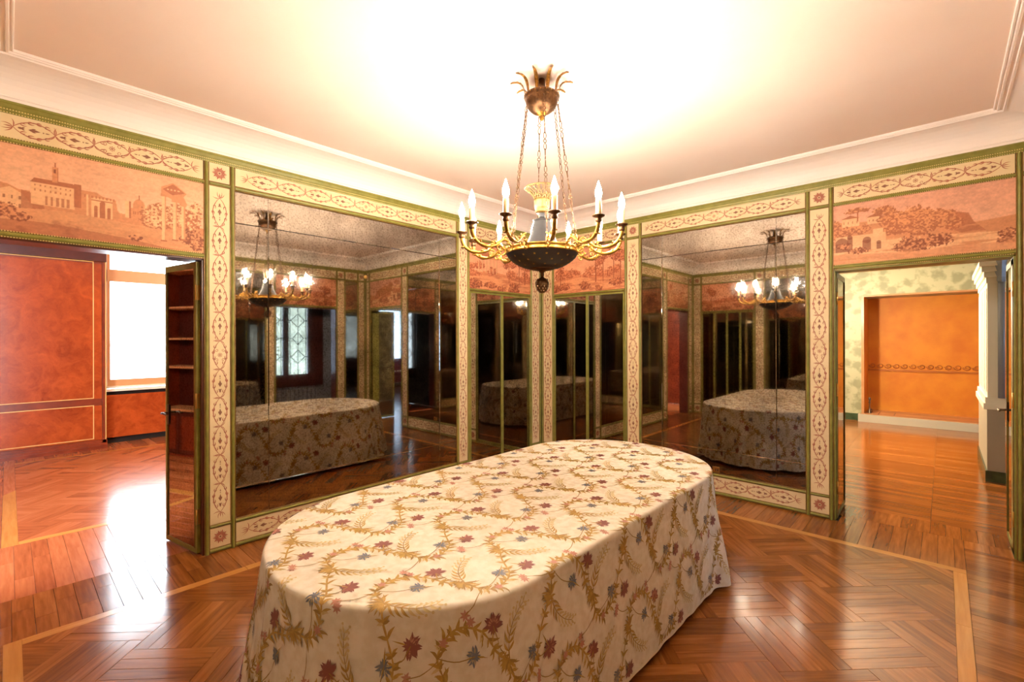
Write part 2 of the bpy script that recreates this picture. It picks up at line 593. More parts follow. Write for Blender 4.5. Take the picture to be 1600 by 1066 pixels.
def frame_matrix(w, s, z, n, vertical):
    e = Vector((w.e[0], w.e[1], 0)); nn = Vector((w.n[0], w.n[1], 0)); up = Vector((0, 0, 1))
    X, Y = (up, -e) if vertical else (e, up)
    M = Matrix((X, Y, nn)).transposed().to_4x4()
    return Matrix.Translation(w.P(s, z, n)) @ M


def panel(w, s0, s1, z0, z1, parent, name):
    """cream panel with painted arabesque or rosette"""
    g = G()
    w.box(g, s0, s1, z0, z1, -.004, .003)
    o = g.obj(name, M_CREAM, parent)
    a, b = s1 - s0, z1 - z0
    if max(a, b) < 1.4 * min(a, b):
        W = min(a, b)
        sh = []
        for j in range(10):
            t = j * 2 * pi / 10
            sh.append((0, leaf(.07 * W * math.cos(t), .07 * W * math.sin(t), t, .3 * W, .13 * W)))
            sh.append((1, leaf(.1 * W * math.cos(t + pi / 10), .1 * W * math.sin(t + pi / 10), t + pi / 10, .26 * W, .03 * W)))
        sh.append((1, disc(0, 0, .06 * W, 10)))
        me = ornament_mesh('painted_rosette', sh, [M_SCROLL, M_SCROLL2], ('r', round(W, 3)))
        nm, vert = 'painted_rosette', False
    else:
        vert = b > a
        L, W = max(a, b), min(a, b)
        me = ornament_mesh('painted_arabesque', scroll(L * .975, W * .92), [M_SCROLL, M_SCROLL2], ('s', round(L, 3), round(W, 3)))
        nm = 'painted_arabesque'
    c = link(nm, me, o)
    c.matrix_world = frame_matrix(w, (s0 + s1) / 2, (z0 + z1) / 2, .0042, vert)
    return o


# painted landscapes -------------------------------------------------
def vnoise(X, Y, sc, seed, octv=4):
    r = np.random.default_rng(seed)
    out = np.zeros_like(X); amp = 1.0; tot = 0
    for o in range(octv):
        tb = r.random((64, 64))
        x, y = X * sc, Y * sc
        i, j = np.floor(x).astype(int), np.floor(y).astype(int)
        fx, fy = x - i, y - j
        fx, fy = fx * fx * (3 - 2 * fx), fy * fy * (3 - 2 * fy)
        g = lambda a, b: tb[a % 64, b % 64]
        out += amp * ((g(i, j) * (1 - fx) + g(i + 1, j) * fx) * (1 - fy) + (g(i, j + 1) * (1 - fx) + g(i + 1, j + 1) * fx) * fy)
        tot += amp; amp *= .55; sc *= 2.1
    return out / tot


def srgb(*c): return np.array(lin(*c)[:3])


class Canvas:
    def __init__(self, w, h, res, seed):
        self.nx, self.ny = int(w / res) + 1, int(h / res) + 1
        self.X, self.Y = np.meshgrid(np.linspace(0, w, self.nx), np.linspace(0, h, self.ny))
        self.w, self.h, self.seed = w, h, seed
        self.C = np.zeros((self.ny, self.nx, 3))
        self.n1 = vnoise(self.X, self.Y * 1.6, 9, seed); self.n2 = vnoise(self.X, self.Y, 85, seed + 1, 3)
        self.n3 = vnoise(self.X * .35, self.Y * 2.2, 22, seed + 2)

    def put(self, mask, col, a=1.0):
        m = (mask * a)[..., None]
        self.C = self.C * (1 - m) + np.asarray(col) * m

    def sky(self, top, low):
        t = np.clip(self.Y / self.h, 0, 1)[..., None]
        self.C = low * (1 - t) + top * t
        cl = np.clip((self.n3 - .5) * 3, -1, 1)[..., None]
        self.C *= 1 + .07 * cl

    def below(self, line, col, a=1.0):
        xs, ys = zip(*line)
        self.put(self.Y < np.interp(self.X, xs, ys) + (self.n2 - .5) * .008, col, a)

    def rect(self, x0, y0, x1, y1, col, a=1.0):
        self.put((self.X >= x0) & (self.X <= x1) & (self.Y >= y0) & (self.Y <= y1), col, a)

    def poly(self, pts, col, a=1.0):
        X, Y = self.X, self.Y
        ins = np.zeros(X.shape, bool)
        n = len(pts)
        for i in range(n):
            x1, y1 = pts[i]; x2, y2 = pts[(i + 1) % n]
            if y1 == y2: continue
            c = ((y1 > Y) != (y2 > Y)) & (X < (x2 - x1) * (Y - y1) / (y2 - y1) + x1)
            ins ^= c
        self.put(ins, col, a)

    def blob(self, cx, cy, rx, ry, dark, light, rough=.9, thr=0.0):
        d = ((self.X - cx) / rx) ** 2 + ((self.Y - cy) / ry) ** 2
        m = d + (self.n2 - .5) * rough * 2.2 < 1
        lit = np.clip((self.n2 - .42) * 5 + (self.Y - cy) / ry * .35 - (self.X - cx) / rx * .1, 0, 1)[..., None]
        col = dark * (1 - lit) + light * lit
        self.C = np.where(m[..., None], col, self.C)

    def windows(self, x0, y0, x1, y1, nx, ny, w, h, col):
        for i in range(nx):
            for j in range(ny):
                cx = x0 + (i + .5) * (x1 - x0) / nx; cy = y0 + (j + .5) * (y1 - y0) / ny
                self.rect(cx - w / 2, cy - h / 2, cx + w / 2, cy + h / 2, col, .8)

    def finish(self, k=.16):
        self.C *= 1 + k * (self.n2 - .5)[..., None] * 2 + .14 * (self.n1 - .5)[..., None] * 2
        return np.clip(self.C, 0, 1)


P_SKY, P_SKYLOW = srgb(226, 166, 126), srgb(236, 188, 148)
P_LIGHT, P_MID, P_DARK, P_DEEP = srgb(232, 178, 130), srgb(208, 140, 96), srgb(178, 106, 70), srgb(144, 82, 56)


def paint_forum(w, h, res):
    c = Canvas(w, h, res, 3)
    c.sky(P_SKY, P_SKYLOW)
    X0, Z0 = -5.30, 2.39           # picture origin on the wall
    u = lambda y: y - X0
    v = lambda z: z - Z0
    c.below([(0, v(2.60)), (.3, v(2.61)), (.7, v(2.60)), (w, v(2.58))], P_MID)
    # houses at the left
    c.poly([(0, v(2.56)), (0, v(2.69)), (u(-5.25), v(2.685)), (u(-5.2), v(2.66)), (u(-5.15), v(2.66)), (u(-5.15), v(2.55))], P_MID)
    c.poly([(0, v(2.50)), (0, v(2.64)), (u(-5.24), v(2.67)), (u(-5.18), v(2.63)), (u(-5.14), v(2.57)), (u(-5.14), v(2.50))], P_LIGHT)
    c.poly([(u(-5.19), v(2.52)), (u(-5.19), v(2.66)), (u(-5.1), v(2.64)), (u(-5.08), v(2.53))], P_DARK, .8)
    c.windows(.02, v(2.53), .12, v(2.63), 3, 2, .010, .022, P_DEEP)
    # senator's palace with its tower
    c.rect(u(-5.146), v(2.58), u(-4.94), v(2.725), P_LIGHT)
    c.poly([(u(-5.15), v(2.722)), (u(-5.13), v(2.752)), (u(-4.95), v(2.752)), (u(-4.935), v(2.722))], P_DARK)
    c.rect(u(-5.05), v(2.74), u(-5.02), v(2.84), P_MID); c.rect(u(-5.026), v(2.74), u(-5.02), v(2.84), P_DARK)
    c.rect(u(-5.043), v(2.80), u(-5.03), v(2.825), P_DEEP); c.rect(u(-5.037), v(2.84), u(-5.033), v(2.87), P_DARK)
    c.windows(u(-5.14), v(2.66), u(-4.95), v(2.72), 8, 2, .008, .014, P_DARK)
    c.windows(u(-5.09), v(2.575), u(-4.96), v(2.65), 5, 1, .013, .06, P_DARK)
    c.rect(u(-4.945), v(2.60), u(-4.908), v(2.755), P_DARK)
    # arch and buildings
    c.poly([(u(-4.91), v(2.58)), (u(-4.91), v(2.72)), (u(-4.83), v(2.72)), (u(-4.80), v(2.70)), (u(-4.73), v(2.69)), (u(-4.72), v(2.62)), (u(-4.69), v(2.58))], P_MID)
    c.rect(u(-4.86), v(2.55), u(-4.745), v(2.685), P_LIGHT)
    c.rect(u(-4.86), v(2.665), u(-4.745), v(2.672), P_DARK)
    for a, b, t in ((-4.845, -4.825, 2.62), (-4.815, -4.785, 2.65), (-4.775, -4.757, 2.62)):
        c.rect(u(a), v(2.55), u(b), v(t), P_DARK); c.put(((c.X - u((a + b) / 2)) ** 2 + (c.Y - v(t)) ** 2) < ((b - a) / 2) ** 2, P_DARK)
    c.windows(u(-4.9), v(2.66), u(-4.73), v(2.715), 9, 1, .008, .016, P_DARK)
    # dome church
    c.rect(u(-4.68), v(2.58), u(-4.645), v(2.70), P_LIGHT); c.rect(u(-4.655), v(2.58), u(-4.645), v(2.70), P_DARK)
    c.rect(u(-4.645), v(2.58), u(-4.565), v(2.655), P_MID)
    c.put((((c.X - u(-4.60)) / .036) ** 2 + ((c.Y - v(2.665)) / .06) ** 2 < 1) & (c.Y > v(2.655)), P_MID)
    c.rect(u(-4.604), v(2.72), u(-4.596), v(2.755), P_DARK)
    c.windows(u(-4.64), v(2.60), u(-4.57), v(2.65), 5, 1, .007, .022, P_DARK)
    # pillar of the square
    c.rect(u(-4.882), v(2.555), u(-4.872), v(2.70), P_LIGHT)
    # trees behind the temple
    for cx, cz, rx, rz in ((-4.53, 2.64, .06, .055), (-4.47, 2.66, .06, .06), (-4.41, 2.63, .07, .08), (-4.36, 2.66, .07, .08), (-4.29, 2.62, .07, .09), (-4.25, 2.70, .05, .07), (-4.5, 2.58, .09, .05)):
        c.blob(u(cx), v(cz), rx, rz, P_DARK, P_LIGHT)
    # foreground
    c.below([(0, v(2.535)), (.3, v(2.56)), (.55, v(2.545)), (.8, v(2.53)), (w, v(2.52))], srgb(214, 150, 104))
    str_ = np.clip((c.n3 - .47) * 6, 0, 1) * (c.Y < v(2.53))
    c.put(str_, P_MID, .75)
    c.below([(0, v(2.46)), (.2, v(2.47)), (.4, v(2.455)), (.65, v(2.43)), (.85, v(2.40)), (w, v(2.39))], P_DARK, .8)
    c.put(np.clip((c.n1 - .52) * 6, 0, 1) * (c.Y < v(2.50)) * (c.X < .6), P_DEEP, .6)
    for cx, cz, rx, rz in ((-5.27, 2.52, .07, .05), (-5.2, 2.49, .05, .03), (-4.62, 2.44, .04, .02), (-4.28, 2.50, .07, .06), (-4.24, 2.45, .05, .05)):
        c.blob(u(cx), v(cz), rx, rz, P_DEEP, P_MID)
    # three columns with their entablature
    for x, zb, zt in ((-4.452, 2.455, 2.80), (-4.384, 2.468, 2.77), (-4.331, 2.478, 2.75)):
        c.rect(u(x) - .013, v(zb), u(x) + .013, v(zt), P_LIGHT); c.rect(u(x) + .004, v(zb), u(x) + .013, v(zt), P_MID)
        c.rect(u(x) - .019, v(zt) - .02, u(x) + .019, v(zt), P_MID); c.rect(u(x) - .019, v(zb) - .012, u(x) + .019, v(zb), P_DARK)
    c.poly([(u(-4.47), v(2.80)), (u(-4.47), v(2.85)), (u(-4.395), v(2.895)), (u(-4.31), v(2.83)), (u(-4.33), v(2.80)), (u(-4.305), v(2.745)), (u(-4.33), v(2.735))], P_MID)
    c.poly([(u(-4.46), v(2.835)), (u(-4.395), v(2.885)), (u(-4.32), v(2.83)), (u(-4.40), v(2.80))], P_DARK)
    c.windows(u(-4.44), v(2.82), u(-4.35), v(2.86), 4, 1, .012, .012, P_LIGHT)
    return c.finish()


def paint_villa(w, h, res):
    c = Canvas(w, h, res, 8)
    c.sky(srgb(222, 160, 130), srgb(230, 172, 134))
    X0, Z0 = 3.535, 2.39
    u = lambda x: x - X0
    v = lambda z: z - Z0
    c.below([(0, v(2.66)), (u(4.3), v(2.62)), (u(4.55), v(2.64)), (u(4.70), v(2.655))], P_MID)
    c.below([(0, v(2.78)), (u(3.7), v(2.76)), (u(4.0), v(2.75)), (u(4.3), v(2.73)), (u(4.36), v(2.74)), (u(4.44), v(2.70)), (u(4.47), v(2.64)), (u(4.55), v(2.56)), (u(4.70), v(2.53))], P_MID)
    c.poly([(u(4.34), v(2.60)), (u(4.36), v(2.74)), (u(4.44), v(2.715)), (u(4.47), v(2.64)), (u(4.54), v(2.56)), (u(4.4), v(2.56))], P_DARK, .8)
    c.below([(0, v(2.62)), (u(4.2), v(2.56)), (u(4.5), v(2.55)), (w, v(2.53))], P_LIGHT)
    c.put(np.clip((c.n3 - .46) * 6, 0, 1) * (c.Y < v(2.62)), P_MID, .8)
    # houses
    for x0, x1, z0, z1 in ((3.60, 3.73, 2.73, 2.80), (3.79, 3.90, 2.73, 2.79)):
        c.rect(u(x0), v(z0), u(x1), v(z1), P_LIGHT)
        c.poly([(u(x0) - .01, v(z1)), (u((x0 + x1) / 2), v(z1) + .03), (u(x1) + .01, v(z1))], P_DARK)
        c.windows(u(x0), v(z0), u(x1), v(z1), 4, 1, .01, .02, P_DARK)
    # stone pines and woods
    c.rect(u(3.715), v(2.77), u(3.725), v(2.86), P_DARK); c.rect(u(3.91), v(2.70), u(3.925), v(2.8), P_DARK)
    for cx, cz, rx, rz in ((3.70, 2.875, .06, .018), (3.75, 2.868, .06, .022), (3.67, 2.86, .05, .015), (3.90, 2.83, .08, .04), (3.95, 2.80, .05, .05), (3.93, 2.74, .07, .05), (3.56, 2.75, .03, .05),
                           (4.02, 2.75, .06, .06), (4.09, 2.76, .07, .07), (4.14, 2.77, .02, .06), (4.18, 2.74, .08, .06), (4.26, 2.73, .07, .05), (4.32, 2.71, .06, .05), (4.22, 2.67, .09, .06), (4.05, 2.67, .08, .06),
                           (3.97, 2.66, .08, .05), (4.35, 2.65, .07, .05), (3.65, 2.69, .06, .04), (3.75, 2.69, .06, .04), (4.13, 2.61, .06, .06), (3.57, 2.66, .04, .05)):
        c.blob(u(cx), v(cz), rx, rz, P_DARK, srgb(214, 146, 98))
    # ruins with arches
    c.rect(u(3.55), v(2.50), u(3.92), v(2.64), P_LIGHT, .85); c.rect(u(3.83), v(2.50), u(3.90), v(2.68), P_LIGHT)
    for x, r_, t in ((3.60, .05, 2.58), (3.785, .03, 2.59), (3.87, .016, 2.56), (3.66, .02, 2.63)):
        c.rect(u(x) - r_, v(2.50), u(x) + r_, v(t), P_DEEP, .8); c.put(((c.X - u(x)) ** 2 + (c.Y - v(t)) ** 2) < r_ ** 2, P_DEEP, .8)
    for cx, cz, rx, rz in ((3.62, 2.55, .06, .03), (3.72, 2.50, .07, .03), (4.09, 2.53, .07, .06), (4.18, 2.52, .08, .055), (4.27, 2.525, .08, .05), (4.04, 2.50, .08, .04), (4.12, 2.47, .08, .03), (4.66, 2.52, .05, .035), (4.64, 2.46, .05, .03)):
        c.blob(u(cx), v(cz), rx, rz, P_DEEP, P_MID)
    c.below([(0, v(2.48)), (u(3.9), v(2.46)), (u(4.1), v(2.45)), (u(4.4), v(2.46)), (w, v(2.45))], srgb(218, 152, 108), .9)
    c.put(np.clip((c.n3 - .5) * 6, 0, 1) * (c.Y < v(2.48)), P_MID, .8)
    return c.finish()


def paint_park(w, h, res, seed, trees, temple):
    c = Canvas(w, h, res, seed)
    c.sky(srgb(224, 150, 110), srgb(232, 168, 126))
    c.below([(0, .30 * h), (.3 * w, .42 * h), (.6 * w, .36 * h), (w, .40 * h)], srgb(206, 128, 84))
    for k in range(12):
        c.blob(RNG.uniform(0, w), RNG.uniform(.3, .5) * h, RNG.uniform(.05, .12), RNG.uniform(.03, .06), srgb(170, 88, 54), srgb(214, 134, 90))
    if temple:
        for k in range(6):
            x = (.14 + .055 * k) * w
            c.rect(x - .008, .36 * h, x + .008, .66 * h, P_LIGHT); c.rect(x + .002, .36 * h, x + .008, .66 * h, P_DARK)
        c.rect(.11 * w, .66 * h, .45 * w, .71 * h, P_MID)
        c.poly([(.10 * w, .71 * h), (.28 * w, .80 * h), (.47 * w, .71 * h)], P_DARK)
    c.below([(0, .25 * h), (.4 * w, .34 * h), (.7 * w, .26 * h), (w, .22 * h)], srgb(222, 150, 102), .9)
    c.put(np.clip((c.n3 - .48) * 6, 0, 1) * (c.Y < .34 * h), srgb(184, 104, 66), .8)
    for x, ht in trees:
        c.rect(x * w - .007, .2 * h, x * w + .007, ht * h, srgb(150, 80, 50))
        for q in range(4):
            c.blob(x * w + RNG.uniform(-.07, .07), ht * h + RNG.uniform(-.06, .05), RNG.uniform(.05, .09), RNG.uniform(.03, .06), srgb(156, 80, 50), srgb(206, 126, 84))
    for k in range(9):
        c.blob(RNG.uniform(0, w), RNG.uniform(.04, .18) * h, RNG.uniform(.05, .12), RNG.uniform(.03, .05), srgb(140, 70, 44), srgb(198, 118, 74))
    return c.finish()


def picture(w, s0, s1, z0, z1, C, label):
    ny, nx, _ = C.shape
    S, Z = np.meshgrid(np.linspace(s0, s1, nx), np.linspace(z0, z1, ny))
    P = np.zeros((ny * nx, 3))
    S, Z = S.ravel(), Z.ravel()
    P[:, 0] = w.O[0] + S * w.e[0] + .003 * w.n[0]
    P[:, 1] = w.O[1] + S * w.e[1] + .003 * w.n[1]
    P[:, 2] = Z
    idx = np.arange(ny * nx).reshape(ny, nx)
    F = np.stack([idx[:-1, :-1], idx[:-1, 1:], idx[1:, 1:], idx[1:, :-1]], -1).reshape(-1, 4)
    b = len(P)
    back = np.array([w.P(s0, z0, -.004), w.P(s1, z0, -.004), w.P(s1, z1, -.004), w.P(s0, z1, -.004)])
    P = np.concatenate([P, back])
    c4 = [idx[0, 0], idx[0, -1], idx[-1, -1], idx[-1, 0]]
    F = np.concatenate([F, [(c4[i], b + i, b + (i + 1) % 4, c4[(i + 1) % 4]) for i in range(4)], [(b + 3, b + 2, b + 1, b)]])
    me = bpy.data.meshes.new('landscape_painting')
    me.from_pydata(P.tolist(), [], F.tolist())
    at = me.color_attributes.new('paint', 'FLOAT_COLOR', 'POINT')
    col = np.ones((len(P), 4), np.float32)
    col[:b, :3] = C.reshape(-1, 3); col[b:, :3] = P_MID
    at.data.foreach_set('color', col.ravel())
    me.materials.append(M_PAINT)
    return tag(link('landscape_painting', me), label, 'painting', 'sepia landscape panels of the wall panelling')


# ------------------------------------------------------------------ heights of the panelling
Z_CT, Z_FT, Z_FB, Z_PT, Z_MT, Z_PB, Z_PB2, Z_MB = 3.19, 3.121, 2.973, 2.937, 2.930, 2.39, 2.341, 0.232
Z_BT, Z_BB = 0.197, 0.040
MW = 0.038      # moulding width
WL = Wall((0, 0), (0, 1), (1, 0))                    # s = y, -5.55..0
WR = Wall((0, 0), (1, 0), (0, -1))                   # s = x, 0..4.88
WN = Wall((ROOM_W, 0), (0, -1), (-1, 0))             # s = -y, 0..5.55
WB = Wall((ROOM_W, -ROOM_D), (-1, 0), (0, 1))        # s = W - x, 0..4.88


def wall_shell(name, w, sA, sB, openings, thick, label):
    g = G()
    s = sA
    for a, b, zt in sorted(openings):
        if a > s: w.box(g, s, a, 0, CEIL, -thick, -.005)
        w.box(g, a, b, zt, CEIL, -thick, -.005)
        s = b
    if s < sB: w.box(g, s, sB, 0, CEIL, -thick, -.005)
    return tag(g.obj(name, M_BASE), label, 'wall', kind='structure')


wall_left = wall_shell('wall_left', WL, -ROOM_D - .2, .2, [(-5.31, -4.207, 2.345)], .2, 'panelled wall left of the corner with doorway to the mahogany study')
wall_right = wall_shell('wall_right', WR, -.2, ROOM_W + .2, [(3.535, 4.70, 2.345)], .2, 'panelled wall right of the corner with doorway to the ochre room')
wall_near = wall_shell('wall_near', WN, 0, ROOM_D, [(.675, 1.853, 2.345)], .2, 'panelled wall with leaded-glass doorway seen only in the mirrors')
wall_back = wall_shell('wall_back', WB, -.2, ROOM_W + .2, [], .2, 'panelled wall opposite the right-hand mirror, seen in its reflection')


def frieze_row(w, parent, cuts):
    """top frieze, cuts = list of (s0, s1) panel ranges; mouldings fill the gaps"""
    for a, b in cuts:
        panel(w, a, b, Z_FB, Z_FT, parent, 'frieze_panel')


def pilaster(w, parent, a, b, corner=None, zbot=0.0):
    """vertical strip between a and b: mouldings either side, long panel, rosettes"""
    ma = MW if corner != 'a' else MW * .8
    p0, p1 = a + MW, b - MW
    moulding(w, a, p0, zbot, Z_FT, parent)
    moulding(w, p1, b, zbot, Z_FT, parent)
    panel(w, p0, p1, Z_FB, Z_FT, parent, 'rosette_panel')
    moulding(w, p0, p1, Z_PT, Z_FB, parent)
    panel(w, p0, p1, Z_BT + .03, Z_PT, parent, 'pilaster_panel')
    moulding(w, p0, p1, Z_BT, Z_BT + .03, parent)
    panel(w, p0, p1, Z_BB, Z_BT, parent, 'rosette_panel')
    moulding(w, p0, p1, 0, Z_BB, parent)


def mirror_bay(w, parent, a, b, label, joints=True):
    """large wall mirror of nine panes between two pilasters"""
    panel(w, a + .004, b - .004, Z_FB, Z_FT, parent, 'frieze_panel')
    moulding(w, a, b, Z_MT, Z_FB, parent)
    moulding(w, a, b, Z_BT, Z_MB, parent)
    panel(w, a + .004, b - .004, Z_BB, Z_BT, parent, 'base_panel')
    moulding(w, a, b, 0, Z_BB, parent)
    c = w.P((a + b) / 2, Z_MB, 0)
    t = thing('wall_mirror', c, label, 'mirror', 'antique mirrors of the panelling')
    g = G(); w.box(g, a, b, Z_MB, Z_MT, -.006, -.0035)
    g.obj('backing', M_DARKGAP, t)
    ss = [a, a + .26, b - .255, b] if joints and b - a > .8 else [a, b]
    zz = [Z_MB, .482, 2.668, Z_MT]
    gap = .0011
    for i in range(len(ss) - 1):
        for j in range(3):
            big = i == 1 and j == 1
            tx, tz = (0, 0) if big else (RNG.uniform(-.0012, .0012), RNG.uniform(-.0012, .0012))
            g = G()
            s0, s1, z0, z1 = ss[i] + gap, ss[i + 1] - gap, zz[j] + gap, zz[j + 1] - gap
            f = lambda s, z: (s - (s0 + s1) / 2) * tx + (z - (z0 + z1) / 2) * tz
            bv = .004
            P = [w.P(s, z, .0005 + f(s, z)) for s, z in ((s0 + bv, z0 + bv), (s1 - bv, z0 + bv), (s1 - bv, z1 - bv), (s0 + bv, z1 - bv))]
            Q = [w.P(s, z, -.0006 + f(s, z)) for s, z in ((s0, z0), (s1, z0), (s1, z1), (s0, z1))]
            B = [w.P(s, z, -.0034) for s, z in ((s0, z0), (s1, z0), (s1, z1), (s0, z1))]
            g.add(P + Q + B, [(0, 1, 2, 3)] + [(4 + k, 4 + (k + 1) % 4, (k + 1) % 4, k) for k in range(4)] + [(8 + k, 8 + (k + 1) % 4, 4 + (k + 1) % 4, 4 + k) for k in range(4)])
            g.obj('mirror_pane', M_MIRROR, t)
    return t


def door_bay(w, parent, a, b, pic, label):
    """doorway between a and b: frieze, picture over the head"""
    panel(w, a + .004, b - .004, Z_FB, Z_FT, parent, 'frieze_panel')
    moulding(w, a, b, Z_PT, Z_FB, parent)
    moulding(w, a, b, Z_PB - .045, Z_PB, parent)
    return picture(w, a, b, Z_PB, Z_PT, pic, label)


def cupboard_bay(w, parent, a, b, pic, label, leaves, names):
    panel(w, a + .004, b - .004, Z_FB, Z_FT, parent, 'frieze_panel')
    moulding(w, a, b, Z_PT, Z_FB, parent)
    moulding(w, a, b, Z_PB2 - .036, Z_PB2, parent)
    moulding(w, a, b, 0, .03, parent)
    if pic is not None:
        picture(w, a, b, Z_PB2, Z_PT, pic, label)
    for k in range(leaves):
        s0, s1 = a + (b - a) * k / leaves + .002, a + (b - a) * (k + 1) / leaves - .002
        z0, z1 = .034, Z_PB2 - .040
        t = thing('cupboard_door', w.P((s0 + s1) / 2, z0, 0), names[k], 'door', 'mirrored cupboard doors in the panelling')
        sw = .016
        for nm, A in (('stile', (s0, s0 + sw, z0, z1)), ('stile', (s1 - sw, s1, z0, z1)), ('rail', (s0 + sw, s1 - sw, z0, z0 + .03)), ('rail', (s0 + sw, s1 - sw, z1 - .02, z1))):
            g = G(); w.box(g, *A, -.004, .012); g.obj(nm, M_GREEN, t)
        h = (s0 + s1) / 2
        for c0, c1 in ((s0 + sw, h - .001), (h + .001, s1 - sw)):
            g = G(); w.box(g, c0, c1, z0 + .03, z1 - .02, -.004, .0006)
            o = g.obj('mirror_pane', M_MIRROR, t)
    return


# left wall ---------------------------------------------------------
pilaster(WL, wall_left, -ROOM_D, -5.31)
door_bay(WL, wall_left, -5.31, -4.207, paint_forum(1.103, Z_PT - Z_PB, .0036), 'sepia painting of Roman ruins with tower and three columns above study doorway')
pilaster(WL, wall_left, -4.207, -3.986)
mirror_bay(WL, wall_left, -3.986, -1.607, 'large tarnished mirror on the left wall reflecting the leaded-glass door')
pilaster(WL, wall_left, -1.607, -1.395)
cupboard_bay(WL, wall_left, -1.395, -.245, paint_park(1.15, Z_PT - Z_PB2, .006, 21, [(.62, .7), (.8, .74), (.9, .66)], True),
             'sepia painting of a temple among trees left of the room corner', 2,
             ['mirrored cupboard door beside the large left mirror', 'mirrored cupboard door just left of the room corner'])
pilaster(WL, wall_left, -.245, -.012)
# right wall --------------------------------------------------------
pilaster(WR, wall_right, .012, .245)
cupboard_bay(WR, wall_right, .245, 1.354, paint_park(1.109, Z_PT - Z_PB2, .006, 31, [(.1, .5), (.62, .74), (.72, .68), (.86, .78), (.95, .7)], False),
             'sepia painting of a woodland valley right of the room corner', 2,
             ['mirrored cupboard door just right of the room corner', 'mirrored cupboard door beside the large right mirror'])
pilaster(WR, wall_right, 1.354, 1.586)
mirror_bay(WR, wall_right, 1.586, 3.309, 'large tarnished mirror on the right wall, nearest the ochre room doorway')
pilaster(WR, wall_right, 3.309, 3.535)
door_bay(WR, wall_right, 3.535, 4.70, paint_villa(1.165, Z_PT - Z_PB, .0036), 'sepia painting of wooded hill with stone pines above the right-hand doorway')
pilaster(WR, wall_right, 4.70, 4.868)
# wall with the leaded-glass doorway ---------------------------------
pilaster(WN, wall_near, .012, .204)
mirror_bay(WN, wall_near, .204, .465, 'narrow mirror strip reflected left of the gilt corner', False)
pilaster(WN, wall_near, .465, .675)
door_bay(WN, wall_near, .675, 1.853, paint_park(1.178, Z_PT - Z_PB, .012, 41, [(.2, .6), (.75, .7)], False), 'sepia painting over the leaded-glass doorway, reflected in left mirror')
pilaster(WN, wall_near, 1.853, 2.05)
mirror_bay(WN, wall_near, 2.05, 5.1, 'wide dark mirror beside the camera, reflected at the edge of left mirror')
pilaster(WN, wall_near, 5.1, 5.538)
# back wall -----------------------------------------------------------
pilaster(WB, wall_back, .012, .18)
cupboard_bay(WB, wall_back, .18, 1.345, paint_park(1.165, Z_PT - Z_PB2, .014, 51, [(.3, .6)], False), 'sepia painting behind the camera over mirrored cupboard doors', 2,
             ['mirrored cupboard door behind the camera, far from the study', 'mirrored cupboard door behind the camera, beside back wall mirror'])
pilaster(WB, wall_back, 1.345, 1.571)
mirror_bay(WB, wall_back, 1.571, 3.331, 'tarnished mirror on the back wall facing the right-hand mirror')
pilaster(WB, wall_back, 3.331, 3.554)
cupboard_bay(WB, wall_back, 3.554, 4.648, paint_park(1.094, Z_PT - Z_PB2, .012, 61, [(.3, .6), (.8, .7)], True), 'reddish sepia painting on back wall reflected in the right-hand mirror', 4,
             ['mirrored door leaf nearest back mirror, seen reflected', 'second mirrored door leaf from back mirror, seen reflected', 'third mirrored door leaf from back mirror, seen reflected', 'mirrored door leaf nearest the study wall, seen reflected'])
pilaster(WB, wall_back, 4.648, 4.868)

# bead trims on the two walls in view
for w, par, a, b in ((WL, wall_left, -ROOM_D + .05, -.06), (WR, wall_right, .06, ROOM_W - .05)):
    beads(w, a, b, Z_FT + .020, .023, par)
    beads(w, a, b, Z_FT + .003, .016, par)
for w, par, a, b in ((WL, wall_left, -5.29, -4.22), (WR, wall_right, 3.545, 4.69)):
    beads(w, a, b, Z_FB - .004, .010, par); beads(w, a, b, Z_PT + .004, .010, par)
    beads(w, a, b, Z_PB - .004, .010, par); beads(w, a, b, Z_PB - .041, .010, par)


# ------------------------------------------------------------------ cornice, cove, ceiling
def sweep(prof, name, mats, label, cat, kind='structure', parent=None, smooth=False):
    """profile (n, z) swept round the four walls with mitred corners"""
    g = G()
    vs, fs = [], []
    for n, z in prof:
        vs += [(n, -n, z), (ROOM_W - n, -n, z), (ROOM_W - n, -ROOM_D + n, z), (n, -ROOM_D + n, z)]
    for i in range(len(prof) - 1):
        for k in range(4):
            k2 = (k + 1) % 4
            fs.append((i * 4 + k, i * 4 + k2, (i + 1) * 4 + k2, (i + 1) * 4 + k))
    g.add(vs, fs, 0, smooth)
    o = g.obj(name, mats, parent)
    if parent is None: tag(o, label, cat, kind=kind)
    return o


sweep([(0, Z_FT), (.012, Z_FT), (.014, Z_FT + .008), (.018, Z_FT + .011), (.021, Z_FT + .026), (.026, Z_FT + .032), (.034, Z_FT + .05), (.040, Z_CT - .012), (.040, Z_CT), (0, Z_CT)],
      'trim_1', M_GREEN, 'olive green cornice moulding running under the white cove', 'cornice')
cove = [(0, Z_CT - .01), (.020, Z_CT - .008), (.020, Z_CT + .022), (.026, Z_CT + .030), (.022, Z_CT + .036)]
for k in range(9):
    a = pi / 2 * k / 8
    cove.append((.022 + .228 * (1 - math.cos(a)), Z_CT + .038 + (CEIL - .012 - Z_CT - .038) * math.sin(a)))
cove += [(.252, CEIL - .020), (.262, CEIL - .022), (.266, CEIL - .012), (.284, CEIL - .012), (.287, CEIL - .020), (.296, CEIL - .021), (.300, CEIL - .010), (.306, CEIL - .010), (.309, CEIL - .015), (.315, CEIL - .015), (.318, CEIL)]
sweep(cove, 'trim_2', M_COVE, 'white plaster cove with ridged moulding round the ceiling', 'cove')
g = G(); g.box((-.25, -ROOM_D - .25, CEIL), (ROOM_W + .25, .25, CEIL + .1))
